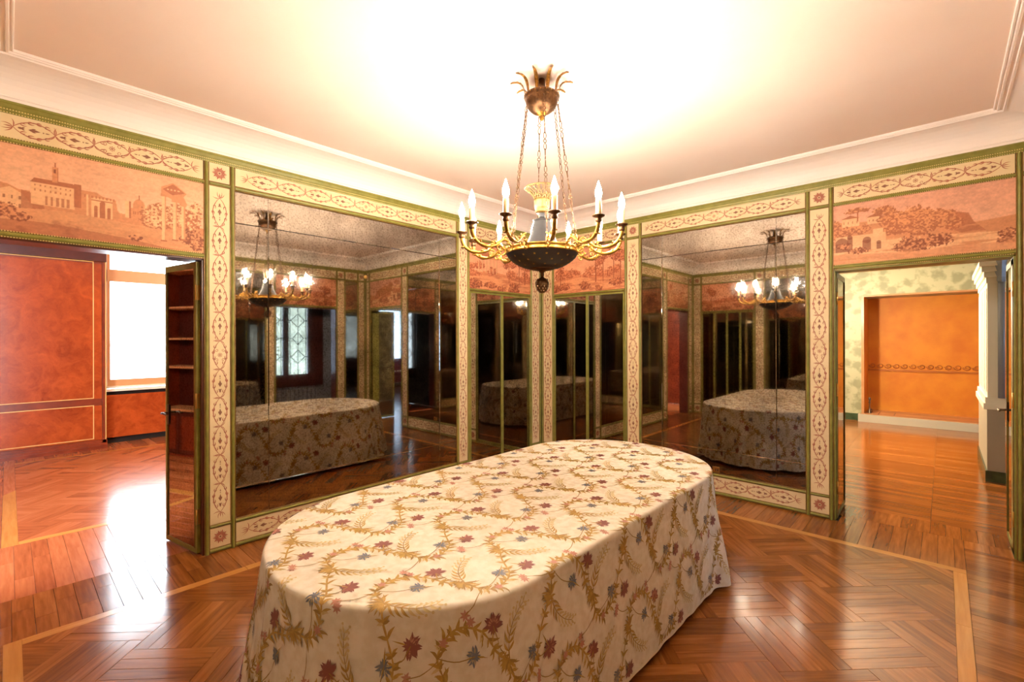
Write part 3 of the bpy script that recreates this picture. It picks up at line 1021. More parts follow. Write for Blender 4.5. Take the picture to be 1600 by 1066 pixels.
tag(g.obj('ceiling', M_CEIL), 'peach plaster ceiling around the chandelier', 'ceiling', kind='structure')

# ------------------------------------------------------------------ floors
CAMP = (4.2872, -5.2582, 1.7)
TX, TY, TS, TB, TE, TH = 2.356, -2.952, 0.900, 0.753, 0.692, 0.761


def to_px(p):
    dx, dy, dz = p[0] - CAMP[0], p[1] - CAMP[1], p[2] - CAMP[2]
    d = -dx * math.sin(YAW) + dy * math.cos(YAW)
    if d < .15: return None
    r = dx * math.cos(YAW) + dy * math.sin(YAW)
    return 800 + 728.3 * r / d, 530.9 - 728.3 * dz / d


def in_table(x, y, grow=.03):
    yy = max(0, abs(y - TY) - TS)
    return abs(x - TX) / (TB + grow) < 1 and (((x - TX) / (TB + grow)) ** 2 + (yy / (TE + grow)) ** 2) < 1


def seen_area(quad):
    pp = [to_px((x, y, 0)) for x, y in quad]
    if any(p is None for p in pp): return 0
    cx, cy = sum(q[0] for q in quad) / 4, sum(q[1] for q in quad) / 4
    u, v = to_px((cx, cy, 0))
    if not (-20 < u < 1620 and v < 1085): return 0
    for k in range(1, 30):                       # hidden behind the cloth?
        t = k / 30
        z = 1.7 * (1 - t)
        if z < TH and in_table(CAMP[0] + t * (cx - CAMP[0]), CAMP[1] + t * (cy - CAMP[1])): return 0
    a = 0
    for i in range(4):
        a += pp[i][0] * pp[(i + 1) % 4][1] - pp[(i + 1) % 4][0] * pp[i][1]
    return abs(a) / 2


PLANK_MESH = {}


def plank_geo(L, W, T=.012, c=.0012):
    a, b = L / 2 - .0006, W / 2 - .0006
    v = [(-a, -b, -T), (a, -b, -T), (a, b, -T), (-a, b, -T), (-a, -b, -c), (a, -b, -c), (a, b, -c), (-a, b, -c),
         (-a + c, -b + c, 0), (a - c, -b + c, 0), (a - c, b - c, 0), (-a + c, b - c, 0)]
    f = [(8, 9, 10, 11)]
    for k in range(4):
        k2 = (k + 1) % 4
        f.append((4 + k, 4 + k2, 8 + k2, 8 + k)); f.append((k, k2, 4 + k2, 4 + k))
    return v, f


def plank_mesh(L, W, m):
    key = (round(L, 3), round(W, 3), m.name)
    if key not in PLANK_MESH:
        v, f = plank_geo(L, W)
        g = G(); g.add(v, f); g.uv = [(v[i][0], v[i][1]) for fc in f for i in fc]
        me = bpy.data.meshes.new('plank')
        me.from_pydata(g.v, [], g.f); me.materials.append(m)
        l = me.uv_layers.new(name='UVMap'); l.data.foreach_set('uv', np.array(g.uv, np.float32).ravel())
        PLANK_MESH[key] = me
    return PLANK_MESH[key]


def clip_poly(poly, x0, x1, y0, y1):
    for ax, lim, sg in ((0, x0, 1), (0, x1, -1), (1, y0, 1), (1, y1, -1)):
        out = []
        for i in range(len(poly)):
            p, q = poly[i], poly[(i + 1) % len(poly)]
            ip, iq = (p[ax] - lim) * sg >= 0, (q[ax] - lim) * sg >= 0
            if ip: out.append(p)
            if ip != iq:
                t = (lim - p[ax]) / (q[ax] - p[ax])
                out.append((p[0] + t * (q[0] - p[0]), p[1] + t * (q[1] - p[1])))
        poly = out
        if len(poly) < 3: return []
    return poly


def herringbone(x0, x1, y0, y1, L, W, n, ox, oy):
    """planks (polygon, angle) of a block herringbone laid at 45 degrees, clipped to the rectangle"""
    res = []
    r = math.sqrt(.5)
    R = lambda p: (ox + r * (p[0] - p[1]), oy + r * (p[0] + p[1]))
    w = W / n
    span = int(8 / W)
    for i in range(-span, span):
        for j in range(-14, 15):
            bx, by = i * W + j * L, i * W - j * L
            c = R((bx + L / 2, by + W / 2))
            if not (x0 - 1 < c[0] < x1 + 1 and y0 - 1 < c[1] < y1 + 1): continue
            for k in range(n):
                H = [(bx, by + k * w), (bx + L, by + k * w), (bx + L, by + (k + 1) * w), (bx, by + (k + 1) * w)]
                V = [(bx + k * w, by + W), (bx + (k + 1) * w, by + W), (bx + (k + 1) * w, by + W + L), (bx + k * w, by + W + L)]
                for q, a in ((H, pi / 4), (V, 3 * pi / 4)):
                    full = [R(p) for p in q]
                    cl = clip_poly(full, x0, x1, y0, y1)
                    if cl: res.append((cl, a, full))
    return res


def floor_pieces(floor, pieces, m, limit, name='plank'):
    """pieces: (clipped polygon, grain angle, full quad). The largest in view become objects, the rest one mesh."""
    sc = sorted(((seen_area(f), i) for i, (p, a, f) in enumerate(pieces)), reverse=True)
    single = {i for ar, i in sc[:limit] if ar > 30}
    rest = G(); rest.uv = []
    for i, (p, a, f) in enumerate(pieces):
        ca, sa = math.cos(a), math.sin(a)
        cx, cy = sum(q[0] for q in f) / 4, sum(q[1] for q in f) / 4
        loc = [((x - cx) * ca + (y - cy) * sa, -(x - cx) * sa + (y - cy) * ca) for x, y in p]
        if i in single:
            L, W = max(q[0] for q in loc) - min(q[0] for q in loc), max(q[1] for q in loc) - min(q[1] for q in loc)
            area = abs(sum(loc[k][0] * loc[(k + 1) % len(loc)][1] - loc[(k + 1) % len(loc)][0] * loc[k][1] for k in range(len(loc)))) / 2
            if len(loc) == 4 and abs(area - L * W) < 1e-4:
                mx, my = (max(q[0] for q in loc) + min(q[0] for q in loc)) / 2, (max(q[1] for q in loc) + min(q[1] for q in loc)) / 2
                o = link(name, plank_mesh(L, W, m), floor)
                o.location = (cx + mx * ca - my * sa, cy + mx * sa + my * ca, RNG.uniform(-.0006, .0003))
                o.rotation_euler = (RNG.uniform(-.006, .006), RNG.uniform(-.002, .002), a)
                continue
            g = G()
            n = len(loc)
            g.add([(x, y, 0) for x, y in loc] + [(x, y, -.012) for x, y in loc], [tuple(range(n))] + [(n + k, n + (k + 1) % n, (k + 1) % n, k) for k in range(n)])
            g.uv = [loc[j % n] for fc in g.f for j in fc]
            o = g.obj(name, m, floor)
            o.location = (cx, cy, RNG.uniform(-.0006, .0003)); o.rotation_euler = (RNG.uniform(-.004, .004), 0, a)
            continue
        n = len(p)
        dz = RNG.uniform(-.0006, .0003)
        # shrink a hair so that the joints show
        mxx, myy = sum(q[0] for q in p) / n, sum(q[1] for q in p) / n
        pts = []
        for x, y in p:
            d = math.hypot(x - mxx, y - myy) + 1e-6
            k = 1 - .0009 / d
            pts.append((mxx + (x - mxx) * k, myy + (y - myy) * k))
        base = len(rest.f)
        rest.add([(x, y, dz) for x, y in pts] + [(x, y, -.012) for x, y in pts], [tuple(range(n))] + [(n + k, n + (k + 1) % n, (k + 1) % n, k) for k in range(n)])
        for fc in rest.f[base:]:
            for j in fc:
                rest.uv.append(loc[(j - (len(rest.v) - 2 * n)) % n])
    if rest.f:
        o = rest.obj('small_planks', m, floor)
        o['kind'] = 'stuff'


def quad(x0, x1, y0, y1, a):
    p = [(x0, y0), (x1, y0), (x1, y1), (x0, y1)]
    return (p, a, p)


g = G(); g.box((-.2, -ROOM_D - .1, -.12), (ROOM_W + .1, .2, -.011))
floor = tag(g.obj('floor', M_DARKGAP), 'glossy herringbone parquet floor with pale border strip under the table', 'floor', kind='structure')
SX0, SX1, SY0, SY1, SWD = .43, 4.41, -5.28, -.492, .072      # outer edge of the pale strip
main_planks = herringbone(SX0 + SWD, SX1 - SWD, SY0 + SWD, SY1 - SWD, .47, .39, 5, .62, -4.52)
border = []
bw = .098
y = -ROOM_D + .01
k = 0
while y < -.0:                                                  # beside the left and near walls
    y1 = min(y + bw, -.002)
    xa = -.2 if -5.31 <= (y + y1) / 2 <= -4.207 else .0
    if xa < 0:
        border += [quad(xa, .02 if k % 2 else .2, y, y1, 0), quad(.02 if k % 2 else .2, SX0, y, y1, 0)]
    else:
        border.append(quad(0, SX0, y, y1, 0))
    border.append(quad(SX1, ROOM_W, y, y1, 0))
    y += bw; k += 1
x = SX0
while x < SX1 - .001:
    x1 = min(x + bw, SX1)
    ya = .2 if 3.535 <= (x + x1) / 2 <= 4.70 else 0
    border.append(quad(x, x1, SY1, ya, pi / 2)); border.append(quad(x, x1, -ROOM_D, SY0, pi / 2))
    x += bw
border += [quad(SX1 + .0, 4.56, 0, .2, pi / 2), quad(4.56, 4.70, 0, .2, pi / 2)]
floor_pieces(floor, main_planks + border, M_PARQUET, 300)
strips = [quad(SX0, SX1, SY1 - SWD, SY1, 0), quad(SX0, SX1, SY0, SY0 + SWD, 0)]
for (xa, xb) in ((SX0, SX0 + SWD), (SX1 - SWD, SX1)):
    for ya, yb in ((SY0 + SWD, -4.05), (-4.05, -2.7), (-2.7, -1.42), (-1.42, SY1 - SWD)):
        strips.append(quad(xa, xb, ya, yb, pi / 2))
floor_pieces(floor, strips, M_STRIP, 40, 'border_strip')

# study floor
g = G(); g.box((-6.0, -6.7, -.12), (-.2, -1.4, -.011))
floor2 = tag(g.obj('floor', M_DARKGAP), 'reddish glossy parquet floor of the study seen through left doorway', 'floor', kind='structure')
pcs = []
y = -6.7
k = 0
while y < -1.4:
    y1 = y + bw
    a = -.55 if k % 2 else -.95
    pcs += [quad(a, -.2, y, y1, 0), quad(-1.38, a, y, y1, 0)]
    y += bw; k += 1
pcs += herringbone(-5.1, -1.45, -5.2, -1.7, .47, .39, 5, -3.2, -3.9)
y = -6.7
while y < -5.3:
    pcs.append(quad(-5.46, -1.38, y, y + .1, 0)); y += .1
pcs += [quad(-5.9, -5.17, yy, yy + .1, 0) for yy in np.arange(-5.3, -1.5, .1)]
floor_pieces(floor2, pcs, M_PARQUET_RED, 90)
floor_pieces(floor2, [quad(-5.17, -1.38, -5.3, -5.2, 0), quad(-1.45, -1.38, -5.2, -1.7, pi / 2), quad(-5.17, -5.1, -5.2, -1.7, pi / 2)], M_STRIP, 10, 'border_strip')

# salon floor
g = G(); g.box((2.2, .2, -.12), (13.0, 6.85, -.011))
floor3 = tag(g.obj('floor', M_DARKGAP), 'polished parquet floor of the ochre room beyond right doorway', 'floor', kind='structure')
pcs = [quad(xx, xx + .1, .2, .55, pi / 2) for xx in np.arange(2.2, 6.2, .1)]
pcs += [quad(2.2 + j, 3.2 + j, .55 + i * .09, .64 + i * .09, 0) for i in range(70) for j in range(11) if 3.2 + j <= 13.0 and .64 + i * .09 < 6.85]
floor_pieces(floor3, pcs, M_PARQUET, 60)

# ------------------------------------------------------------------ door leaves of the two doorways
def door_leaf(name, hinge, ang, length, label, mirror_side, handle=True):
    """leaf from the hinge along direction ang; mirror_side = +1: mirror on its left face"""
    d = (math.cos(ang), math.sin(ang)); nl = (-math.sin(ang) * mirror_side, math.cos(ang) * mirror_side)
    H, T = 2.325, .045
    t = thing(name, (hinge[0], hinge[1], 0), label, 'door', kind='structure')
    w = Wall(hinge, d, nl)     # n towards the mirror face
    sw = .035
    for nm, A in (('stile', (0, sw, .012, H)), ('stile', (length - sw, length, .012, H)), ('rail', (sw, length - sw, .012, .05)), ('rail', (sw, length - sw, H - .05, H))):
        g = G(); w.box(g, *A, -T, .0); g.obj(nm, M_GREEN, t)
    for s in (sw - .006, length - sw):
        g = G(); w.box(g, s, s + .006, .05, H - .05, -.002, .004); g.obj('gilt_fillet', M_GOLDLINE, t)
    g = G(); w.box(g, sw, length - sw, .05, H - .05, -T + .004, -.012); g.obj('back_panel', M_DARKMAHOG, t)
    g = G(); w.box(g, sw, length - sw, .05, H - .05, -.011, -.004); g.obj('mirror_pane', M_MIRROR, t)
    for z in (.24, 1.16, 2.02):
        g = G(); w.box(g, -.0035, 0, z, z + .12, -T + .006, -.006); w.box(g, -.004, -.0035, z + .02, z + .04, -.030, -.020, 0)
        g.tube([w.P(-.004, z, .004), w.P(-.004, z + .12, .004)], .006, 8)
        g.obj('hinge', M_BRASS, t)
    if handle:
        for sg in (1, -1):
            n0 = .0 if sg > 0 else -T
            h = G()
            h.tube([w.P(length - .05, 1.09, n0), w.P(length - .05, 1.09, n0 + sg * .05)], .009, 8)
            h.tube([w.P(length - .05, 1.09, n0 + sg * .05), w.P(length - .09, 1.095, n0 + sg * .055), w.P(length - .13, 1.085, n0 + sg * .05), w.P(length - .16, 1.092, n0 + sg * .05)], [.009, .010, .008, .006], 8)
            w.box(h, length - .066, length - .034, .99, 1.16, min(n0, n0 + sg * .004), max(n0, n0 + sg * .004))
            h.obj('lever_handle', M_STEEL, t)
    return t


door_leaf('door_1', (-.052, -4.246), math.radians(191.1), .53, 'mirrored green-edged door leaf swung into the mahogany study', 1)
door_leaf('door_2', (3.556, .03), math.radians(91), .56, 'green-edged door leaf at the left side of ochre room doorway', -1, False)
door_leaf('door_3', (4.688, .012), math.radians(90), .57, 'green-edged door leaf with brass hinges at the right picture edge', 1)
for w, par, a, b in ((WL, wall_left, -5.31, -4.207), (WR, wall_right, 3.535, 4.70), (WN, wall_near, .675, 1.853)):
    for s0, s1 in ((a, a + .012), (b - .012, b)):
        g = G(); w.box(g, s0, s1, 0, 2.345, -.20, -.004); g.obj('jamb', M_DARKMAHOG if w is not WR else M_GREEN, par)
    g = G(); w.box(g, a, b, 2.333, 2.347, -.20, -.004); g.obj('door_head', M_DARKMAHOG if w is not WR else M_GREEN, par)

# ------------------------------------------------------------------ tablecloth and table
NR = 1600


def rim(n):
    pts = []
    m = n // 4
    t = np.linspace(-pi / 2, pi / 2, m, endpoint=False)
    # right side up, far end, left side down, near end
    ys = np.linspace(-TS, TS, m, endpoint=False)
    pts = [np.stack([np.full(m, TB), ys], 1)]
    a = np.linspace(0, pi, m, endpoint=False)
    pts.append(np.stack([TB * np.cos(a), TS + TE * np.sin(a)], 1))
    pts.append(np.stack([np.full(m, -TB), -ys], 1))
    pts.append(np.stack([-TB * np.cos(a), -TS - TE * np.sin(a)], 1))
    p = np.concatenate(pts)
    # even spacing
    q = np.concatenate([p, p[:1]])
    s = np.concatenate([[0], np.cumsum(np.hypot(*np.diff(q, axis=0).T))])
    u = np.linspace(0, s[-1], n, endpoint=False)
    r = np.stack([np.interp(u, s, q[:, 0]), np.interp(u, s, q[:, 1])], 1)
    tg = np.roll(r, -1, 0) - np.roll(r, 1, 0)
    tg /= np.hypot(tg[:, 0], tg[:, 1])[:, None]
    return r, np.stack([tg[:, 1], -tg[:, 0]], 1), u, s[-1]


RIM, RNORM, RARC, RLEN = rim(NR)
_k = np.abs(RIM[:, 1]) - TS
ENDNESS = np.clip(_k / (TE * .45), 0, 1)
_ph = vnoise(RARC, RARC * 0, .9, 5, 3) * 9
FOLD = (np.sin(RARC * 2 * pi / .31 + _ph) * .6 + np.sin(RARC * 2 * pi / .17 + 1.7 * _ph) * .4) * (.12 + .88 * ENDNESS)
# one deep fold where the far right end meets the long side
for s0, amp, wd in ((2 * TS + .10, 1.9, .06), (2 * TS + .26, -1.2, .07), (RLEN - .12, 1.1, .07), (RLEN - .5, 1.0, .06)):
    FOLD = FOLD + amp * np.exp(-((RARC - s0) / wd) ** 2)
DROP = .738
ER = .016


def cloth_map(i_f, d):
    """rim position (fractional index) and distance beyond the rim -> xyz and normal-ish offset direction"""
    i0 = np.floor(i_f).astype(int) % NR; i1 = (i0 + 1) % NR; t = (i_f - np.floor(i_f))[:, None]
    p = RIM[i0] * (1 - t) + RIM[i1] * t
    n = RNORM[i0] * (1 - t) + RNORM[i1] * t
    fo = FOLD[i0] * (1 - t[:, 0]) + FOLD[i1] * t[:, 0]
    en = ENDNESS[i0]
    a = np.clip(d / ER, 0, pi / 2)
    out = ER * np.sin(a) - ER
    down = ER * (1 - np.cos(a)) + np.maximum(d - ER * pi / 2, 0)
    k = np.clip(d / DROP, 0, 1)
    k2 = k * k * (3 - 2 * k)
    out = out + (.055 + .02 * en) * k + .036 * fo * k2 + .012 * en * k
    xy = p + n * out[:, None]
    z = TH - down
    nz = np.cos(a); nr = np.sin(a)
    return np.stack([TX + xy[:, 0], TY + xy[:, 1], np.maximum(z, .014)], 1), np.stack([n[:, 0] * nr, n[:, 1] * nr, nz], 1)


def planar_map(P):
    """point of the flat sheet (table coordinates) -> xyz, normal, distance beyond rim"""
    P = np.asarray(P)
    rel = P - np.array([TX, TY])
    idx = np.zeros(len(rel)); dist = np.zeros(len(rel))
    for a in range(0, len(rel), 4000):
        q = rel[a:a + 4000]
        D = (q[:, None, 0] - RIM[None, ::4, 0]) ** 2 + (q[:, None, 1] - RIM[None, ::4, 1]) ** 2
        j = D.argmin(1) * 4
        best = None
        tg = np.stack([-RNORM[j, 1], RNORM[j, 0]], 1)
        off = ((q - RIM[j]) * tg).sum(1) / (RLEN / NR)
        off = np.clip(off, -2, 2)
        jj = (j + off) % NR
        ji = np.floor(jj).astype(int) % NR
        idx[a:a + 4000] = jj
        dist[a:a + 4000] = ((q - RIM[ji]) * RNORM[ji]).sum(1)
    # inside points further than the rounding stay flat
    xyz, nrm = cloth_map(idx, np.maximum(dist, 0))
    ins = dist <= 0
    # squeeze the flat part so the rounded edge ends on the rim
    f = np.where(ins, np.clip(1 + dist / .25, 0, 1), 0)
    flat = P - RNORM[np.floor(idx).astype(int) % NR] * (ER * f)[:, None]
    xyz[ins, :2] = flat[ins]; xyz[ins, 2] = TH
    nrm[ins] = (0, 0, 1)
    return xyz, nrm, dist


g = G()
cols = 640
idxs = np.linspace(0, NR, cols, endpoint=False)
ds = np.concatenate([[0, .006, .012, .018, .025, .035], np.linspace(.05, DROP, 34)])
rows = []
for d in ds:
    xyz, _ = cloth_map(idxs, np.full(cols, d)); rows.append(xyz)
inner = []
for f in (.985, .93, .8, .6, .35, .1):
    base = rows[0].copy()
    base[:, 0] = TX + (base[:, 0] - TX) * f
    yc = np.clip(base[:, 1] - TY, -TS, TS)
    base[:, 1] = TY + yc + (base[:, 1] - TY - yc) * f
    inner.append(base)
allr = inner[::-1] + rows
V = np.concatenate(allr)
nr = len(allr)
F = []
for i in range(nr - 1):
    for k in range(cols):
        k2 = (k + 1) % cols
        F.append((i * cols + k, (i + 1) * cols + k, (i + 1) * cols + k2, i * cols + k2))
g.add(V, F, 0, True)
# close the narrow slot left in the middle of the top
q = cols
mid = allr[0]
order = list(range(cols))
g.f.append(tuple(order)); g.m.append(0); g.s.append(True)
cloth_ob = thing('tablecloth', (TX, TY, 0), 'ivory brocade tablecloth with gold vines draped to the floor over oval table', 'tablecloth')
g.obj('cloth', M_CLOTH, cloth_ob)

# woven motif: one vine per .385 m, repeating every .595 m with a glide mirror
VINE = [(.374, -.083), (.262, -.022), (.198, .029), (.112, .050), (.076, .114), (.087, .185), (.156, .249), (.252, .279), (.312, .318), (.392, .341), (.428, .385), (.413, .462), (.374, .512)]


def smooth_poly(pts, n):
    p = np.array(pts)
    t = np.arange(len(p)); u = np.linspace(0, len(p) - 1, n)
    # Catmull-Rom
    out = []
    for x in u:
        i = min(int(x), len(p) - 2); f = x - i
        p0, p1, p2, p3 = p[max(i - 1, 0)], p[i], p[i + 1], p[min(i + 2, len(p) - 1)]
        out.append(.5 * ((2 * p1) + (-p0 + p2) * f + (2 * p0 - 5 * p1 + 4 * p2 - p3) * f * f + (-p0 + 3 * p1 - 3 * p2 + p3) * f ** 3))
    return np.array(out)


def cell_shapes():
    out = []
    vine = smooth_poly(VINE, 60)
    out.append((0, ribbon(vine, np.full(60, .008))))
    tg = np.gradient(vine, axis=0); an = np.arctan2(tg[:, 1], tg[:, 0])
    r = random.Random(4)
    for i in range(1, 59, 2):
        for sg in (-1, 1):
            L = r.uniform(.032, .062)
            out.append((r.choice((0, 0, 1)), leaf(*vine[i], an[i] + sg * r.uniform(.35, .65), L, .0125, sg * .9, 7)))
            if i % 4 == 1: out.append((r.choice((0, 1, 2)), leaf(*vine[i], an[i] + sg * r.uniform(.8, 1.1), L * .7, .012, sg * .9, 7)))
    # feathery sprays where the vine turns
    for (cx, cy, a0) in ((.198, .029, .25), (.306, .327, pi - .25)):
        sg = 1 if a0 < 1 else -1
        st = [(cx, cy)]
        a = a0
        for k in range(8):
            st.append((st[-1][0] + .026 * math.cos(a), st[-1][1] + .026 * math.sin(a))); a += sg * .13
        st = np.array(st)
        out.append((1, ribbon(st, np.linspace(.005, .002, len(st)))))
        for k in range(1, len(st)):
            ang = a0 + sg * .13 * k
            for s2 in (-1, 1):
                L = .060 - .004 * k
                out.append((2 if k > 3 else 0, leaf(*st[k], ang + s2 * .85, L, .0095, -s2 * .7, 7)))
                if k > 3:
                    out.append((2, disc(st[k][0] + L * 1.12 * math.cos(ang + s2 * .55), st[k][1] + L * 1.12 * math.sin(ang + s2 * .55), .0055, 7)))
        for k in range(6):
            out.append(((0, 1)[k % 2], leaf(cx, cy, a0 + pi + (k - 2.5) * .42, .062, .011, .5, 7)))
        for k in range(4):
            out.append((0, leaf(cx, cy, a0 - sg * (.9 + .35 * k), .055, .010, -sg * .6, 7)))
    # flowers
    def flower(cx, cy, a0, R, m1, m2, n):
        R = R * 1.12
        for k in range(n):
            a = a0 + (k - (n - 1) / 2) * 3.6 / n
            out.append((m1, leaf(cx, cy, a, R, R * .38, .3 * (-1) ** k)))
            out.append((m2, leaf(cx + .25 * R * math.cos(a + .2), cy + .25 * R * math.sin(a + .2), a + .2, R * .55, R * .12)))
        for k in range(4):
            out.append((m1, leaf(cx, cy, a0 + pi + (k - 1.5) * .5, R * .7, R * .26)))
        out.append((0, leaf(cx, cy, a0 + pi, R * 1.6, .006)))
    flower(.385, 0, .5, .042, 3, 4, 9)
    flower(.160, .298, pi - .5, .042, 3, 4, 9)
    flower(.351, -.116, -.9, .034, 5, 2, 7)
    flower(.203, .184, pi + .9, .034, 5, 2, 7)
    for cx, cy in ((.08, .10), (.43, .395), (.468, -.09), (.092, .222), (.06, -.08), (.445, .215)):
        for k in range(7):
            out.append((4, leaf(cx, cy, k * 2 * pi / 7, .021, .009)))
    for (cx, cy), (dx, dy) in (((.112, .05), (.065, -.08)), ((.392, .341), (.445, .215)), ((.376, -.08), (.385, -.0)), ((.30, .32), (.16, .298)), ((.40, .345), (.351, .479)), ((.1, .05), (.203, .184))):
        m = smooth_poly([(cx, cy), ((cx + dx) / 2 + .015, (cy + dy) / 2 - .01), (dx, dy)], 8)
        out.append((1, ribbon(m, np.full(8, .0035))))
    return out


CELL = cell_shapes()
pv, pf, pm, ph = [], [], [], []
off = 0
for i in range(-6, 7):
    for j in range(-5, 6):
        ox, oy = 2.246 + .385 * i - .385, -4.393 + .595 * (j + 3)
        if not (TX - TB - DROP - .5 < ox < TX + TB + DROP + .1 and TY - TS - TE - DROP - .6 < oy < TY + TS + TE + DROP + .3): continue
        for q, (m, (v, f)) in enumerate(CELL):
            ph.append(np.full(len(v), 5e-6 * q))
            pv.append(v + np.array([ox, oy])); pf += [tuple(off + k for k in fc) for fc in f]; pm += [m] * len(f); off += len(v)
pv = np.concatenate(pv)
xyz, nrm, dist = planar_map(pv)
xyz = xyz + nrm * (np.concatenate(ph) + .0009 + .0016 * np.clip(dist / .1, 0, 1))[:, None]
ok = dist < DROP - .02
keep = [k for k, fc in enumerate(pf) if all(ok[x] for x in fc)]
g = G()
g.v = [tuple(p) for p in xyz.tolist()]
g.f = [pf[k] for k in keep]; g.m = [pm[k] for k in keep]; g.s = [True] * len(keep)
o = g.obj('woven_vines', [M_LEAF1, M_LEAF2, M_LEAF3, M_MAROON, M_ROSE, M_SLATE], cloth_ob)
o['label'] = 'woven gold vine scrolls with maroon and slate flowers'
o['kind'] = 'stuff'

# ------------------------------------------------------------------ chandelier
CX, CY = 2.366, -2.889
PH0 = math.atan2(CAMP[1] - CY, CAMP[0] - CX) + math.radians(7.5)
ch = thing('chandelier', (CX, CY, 2.0), 'twelve-light gilt and black chandelier hanging on chains over table', 'chandelier')
c0 = (CX, CY, 0)
# canopy
g = G(); g.lathe([(.012, 3.172), (.035, 3.176), (.062, 3.188), (.086, 3.208), (.102, 3.236), (.109, 3.264), (.110, 3.272), (.116, 3.276), (.116, 3.290), (.108, 3.293), (.10, 3.30), (.03, 3.318), (.02, 3.40)], c0, 28)
can = g.obj('canopy', M_BRONZE, ch)
g = G()
for k in range(8):
    a = k * pi / 4
    pts = []
    for t in np.linspace(0, 1, 5):
        r = .004 + .045 * t
        pts.append((r, 3.170 + .022 * t * t - .012 * (1 - t)))
    for t in range(4):
        w0, w1 = .012 * math.sin(pi * (t / 4) * .8 + .3), .012 * math.sin(pi * ((t + 1) / 4) * .8 + .3)
        e, nn = (math.cos(a), math.sin(a)), (-math.sin(a), math.cos(a))
        (r0, z0), (r1, z1) = pts[t], pts[t + 1]
        g.add([(CX + r0 * e[0] - w0 * nn[0], CY + r0 * e[1] - w0 * nn[1], z0), (CX + r1 * e[0] - w1 * nn[0], CY + r1 * e[1] - w1 * nn[1], z1),
               (CX + r1 * e[0] + w1 * nn[0], CY + r1 * e[1] + w1 * nn[1], z1), (CX + r0 * e[0] + w0 * nn[0], CY + r0 * e[1] + w0 * nn[1], z0)], [(0, 1, 2, 3)], 0, True)
g.lathe([(0, 3.128), (.012, 3.133), (.016, 3.145), (.010, 3.162), (.018, 3.170)], c0, 12)
g.obj('flower_pendant', M_GILT, can)
for k in range(10):                                             # palm fronds round the canopy
    a = PH0 + (k + .35) * 2 * pi / 10
    e, nn = (math.cos(a), math.sin(a)), (-math.sin(a), math.cos(a))
    g = G()
    L = 14
    prev = None
    for t in range(L + 1):
        u = t / L
        r = .105 + .012 * u + .085 * u ** 3
        z = 3.262 + .135 * math.sin(u * pi / 2 * 1.05) - .018 * u ** 4
        wd = .012 * (math.sin(pi * (u * .86 + .1)) ** .6)
        dz = .004 * (t % 2)
        row = [(CX + r * e[0] + s * wd * nn[0], CY + r * e[1] + s * wd * nn[1], z - abs(s) * .006 + dz * (1 - abs(s))) for s in (-1, 0, 1)]
        row += [(x + e[0] * .003, y_ + e[1] * .003, z_ + .001) for x, y_, z_ in row]
        if prev:
            g.add(prev + row, [(0, 1, 7, 6), (1, 2, 8, 7), (4, 3, 9, 10), (5, 4, 10, 11), (3, 0, 6, 9), (2, 5, 11, 8)], 0, True)
        prev = row
    g.obj('palm_frond', M_FROND, can)
g = G()
for k in range(20):
    a = k * 2 * pi / 20
    x, y_ = CX + .114 * math.cos(a), CY + .114 * math.sin(a)
    g.lathe([(0, -.005), (.004, -.003), (.005, 0), (.004, .003), (0, .005)], (x, y_, 3.283), 6)
g.obj('stud_row', M_GILT, can)['kind'] = 'stuff'

# bowl
RB = .232
g = G(); g.lathe([(.088, 2.163), (.12, 2.171), (.16, 2.188), (.20, 2.215), (.222, 2.238), (RB, 2.256)], c0, 48)
bowl = g.obj('bowl', M_TOLE, ch)
bowl_prof = [(.088, 2.163), (.12, 2.171), (.16, 2.188), (.20, 2.215), (.222, 2.238), (RB, 2.256)]
for ring, (r, cnt, ph) in enumerate(((.212, 18, 0), (.178, 15, .5), (.135, 12, 0))):
    zz = np.interp(r, [p[0] for p in bowl_prof], [p[1] for p in bowl_prof])
    sl = math.atan2(np.interp(r + .01, [p[0] for p in bowl_prof], [p[1] for p in bowl_prof]) - np.interp(r - .01, [p[0] for p in bowl_prof], [p[1] for p in bowl_prof]), .02)
    for k in range(cnt):
        a = PH0 + (k + ph) * 2 * pi / cnt
        er = Vector((math.cos(a) * math.cos(sl), math.sin(a) * math.cos(sl), math.sin(sl))); et = Vector((-math.sin(a), math.cos(a), 0)); nn = er.cross(et)
        if nn.z > 0: nn = -nn
        c = Vector((CX + r * math.cos(a), CY + r * math.sin(a), zz)) + nn * .002
        g = G()
        vs = [c + nn * .002]
        for q in range(10):
            rr = .0095 if q % 2 == 0 else .0042
            vs.append(c + er * (rr * math.cos(q * pi / 5)) + et * (rr * math.sin(q * pi / 5)))
        g.add(vs, [(0, 1 + q, 1 + (q + 1) % 10) for q in range(10)])
        g.obj('gilt_star', M_GILT, bowl)
g = G(); g.lathe([(RB - .006, 2.254), (RB + .004, 2.256), (RB + .006, 2.263), (RB, 2.268), (RB, 2.283), (RB + .006, 2.288), (RB + .002, 2.294), (.21, 2.294)], c0, 48)
g.obj('rim_band', M_GILT, ch)
g = G(); g.lathe([(0, 2.0), (.015, 2.004), (.033, 2.022), (.043, 2.05), (.043, 2.07), (.033, 2.093), (.014, 2.104), (.010, 2.112), (.013, 2.12), (.012, 2.135), (.022, 2.147), (.05, 2.152), (.08, 2.159), (.094, 2.167), (.088, 2.170)], c0, 28)
fin = g.obj('pinecone_finial', M_BRONZE, ch)
g = G()
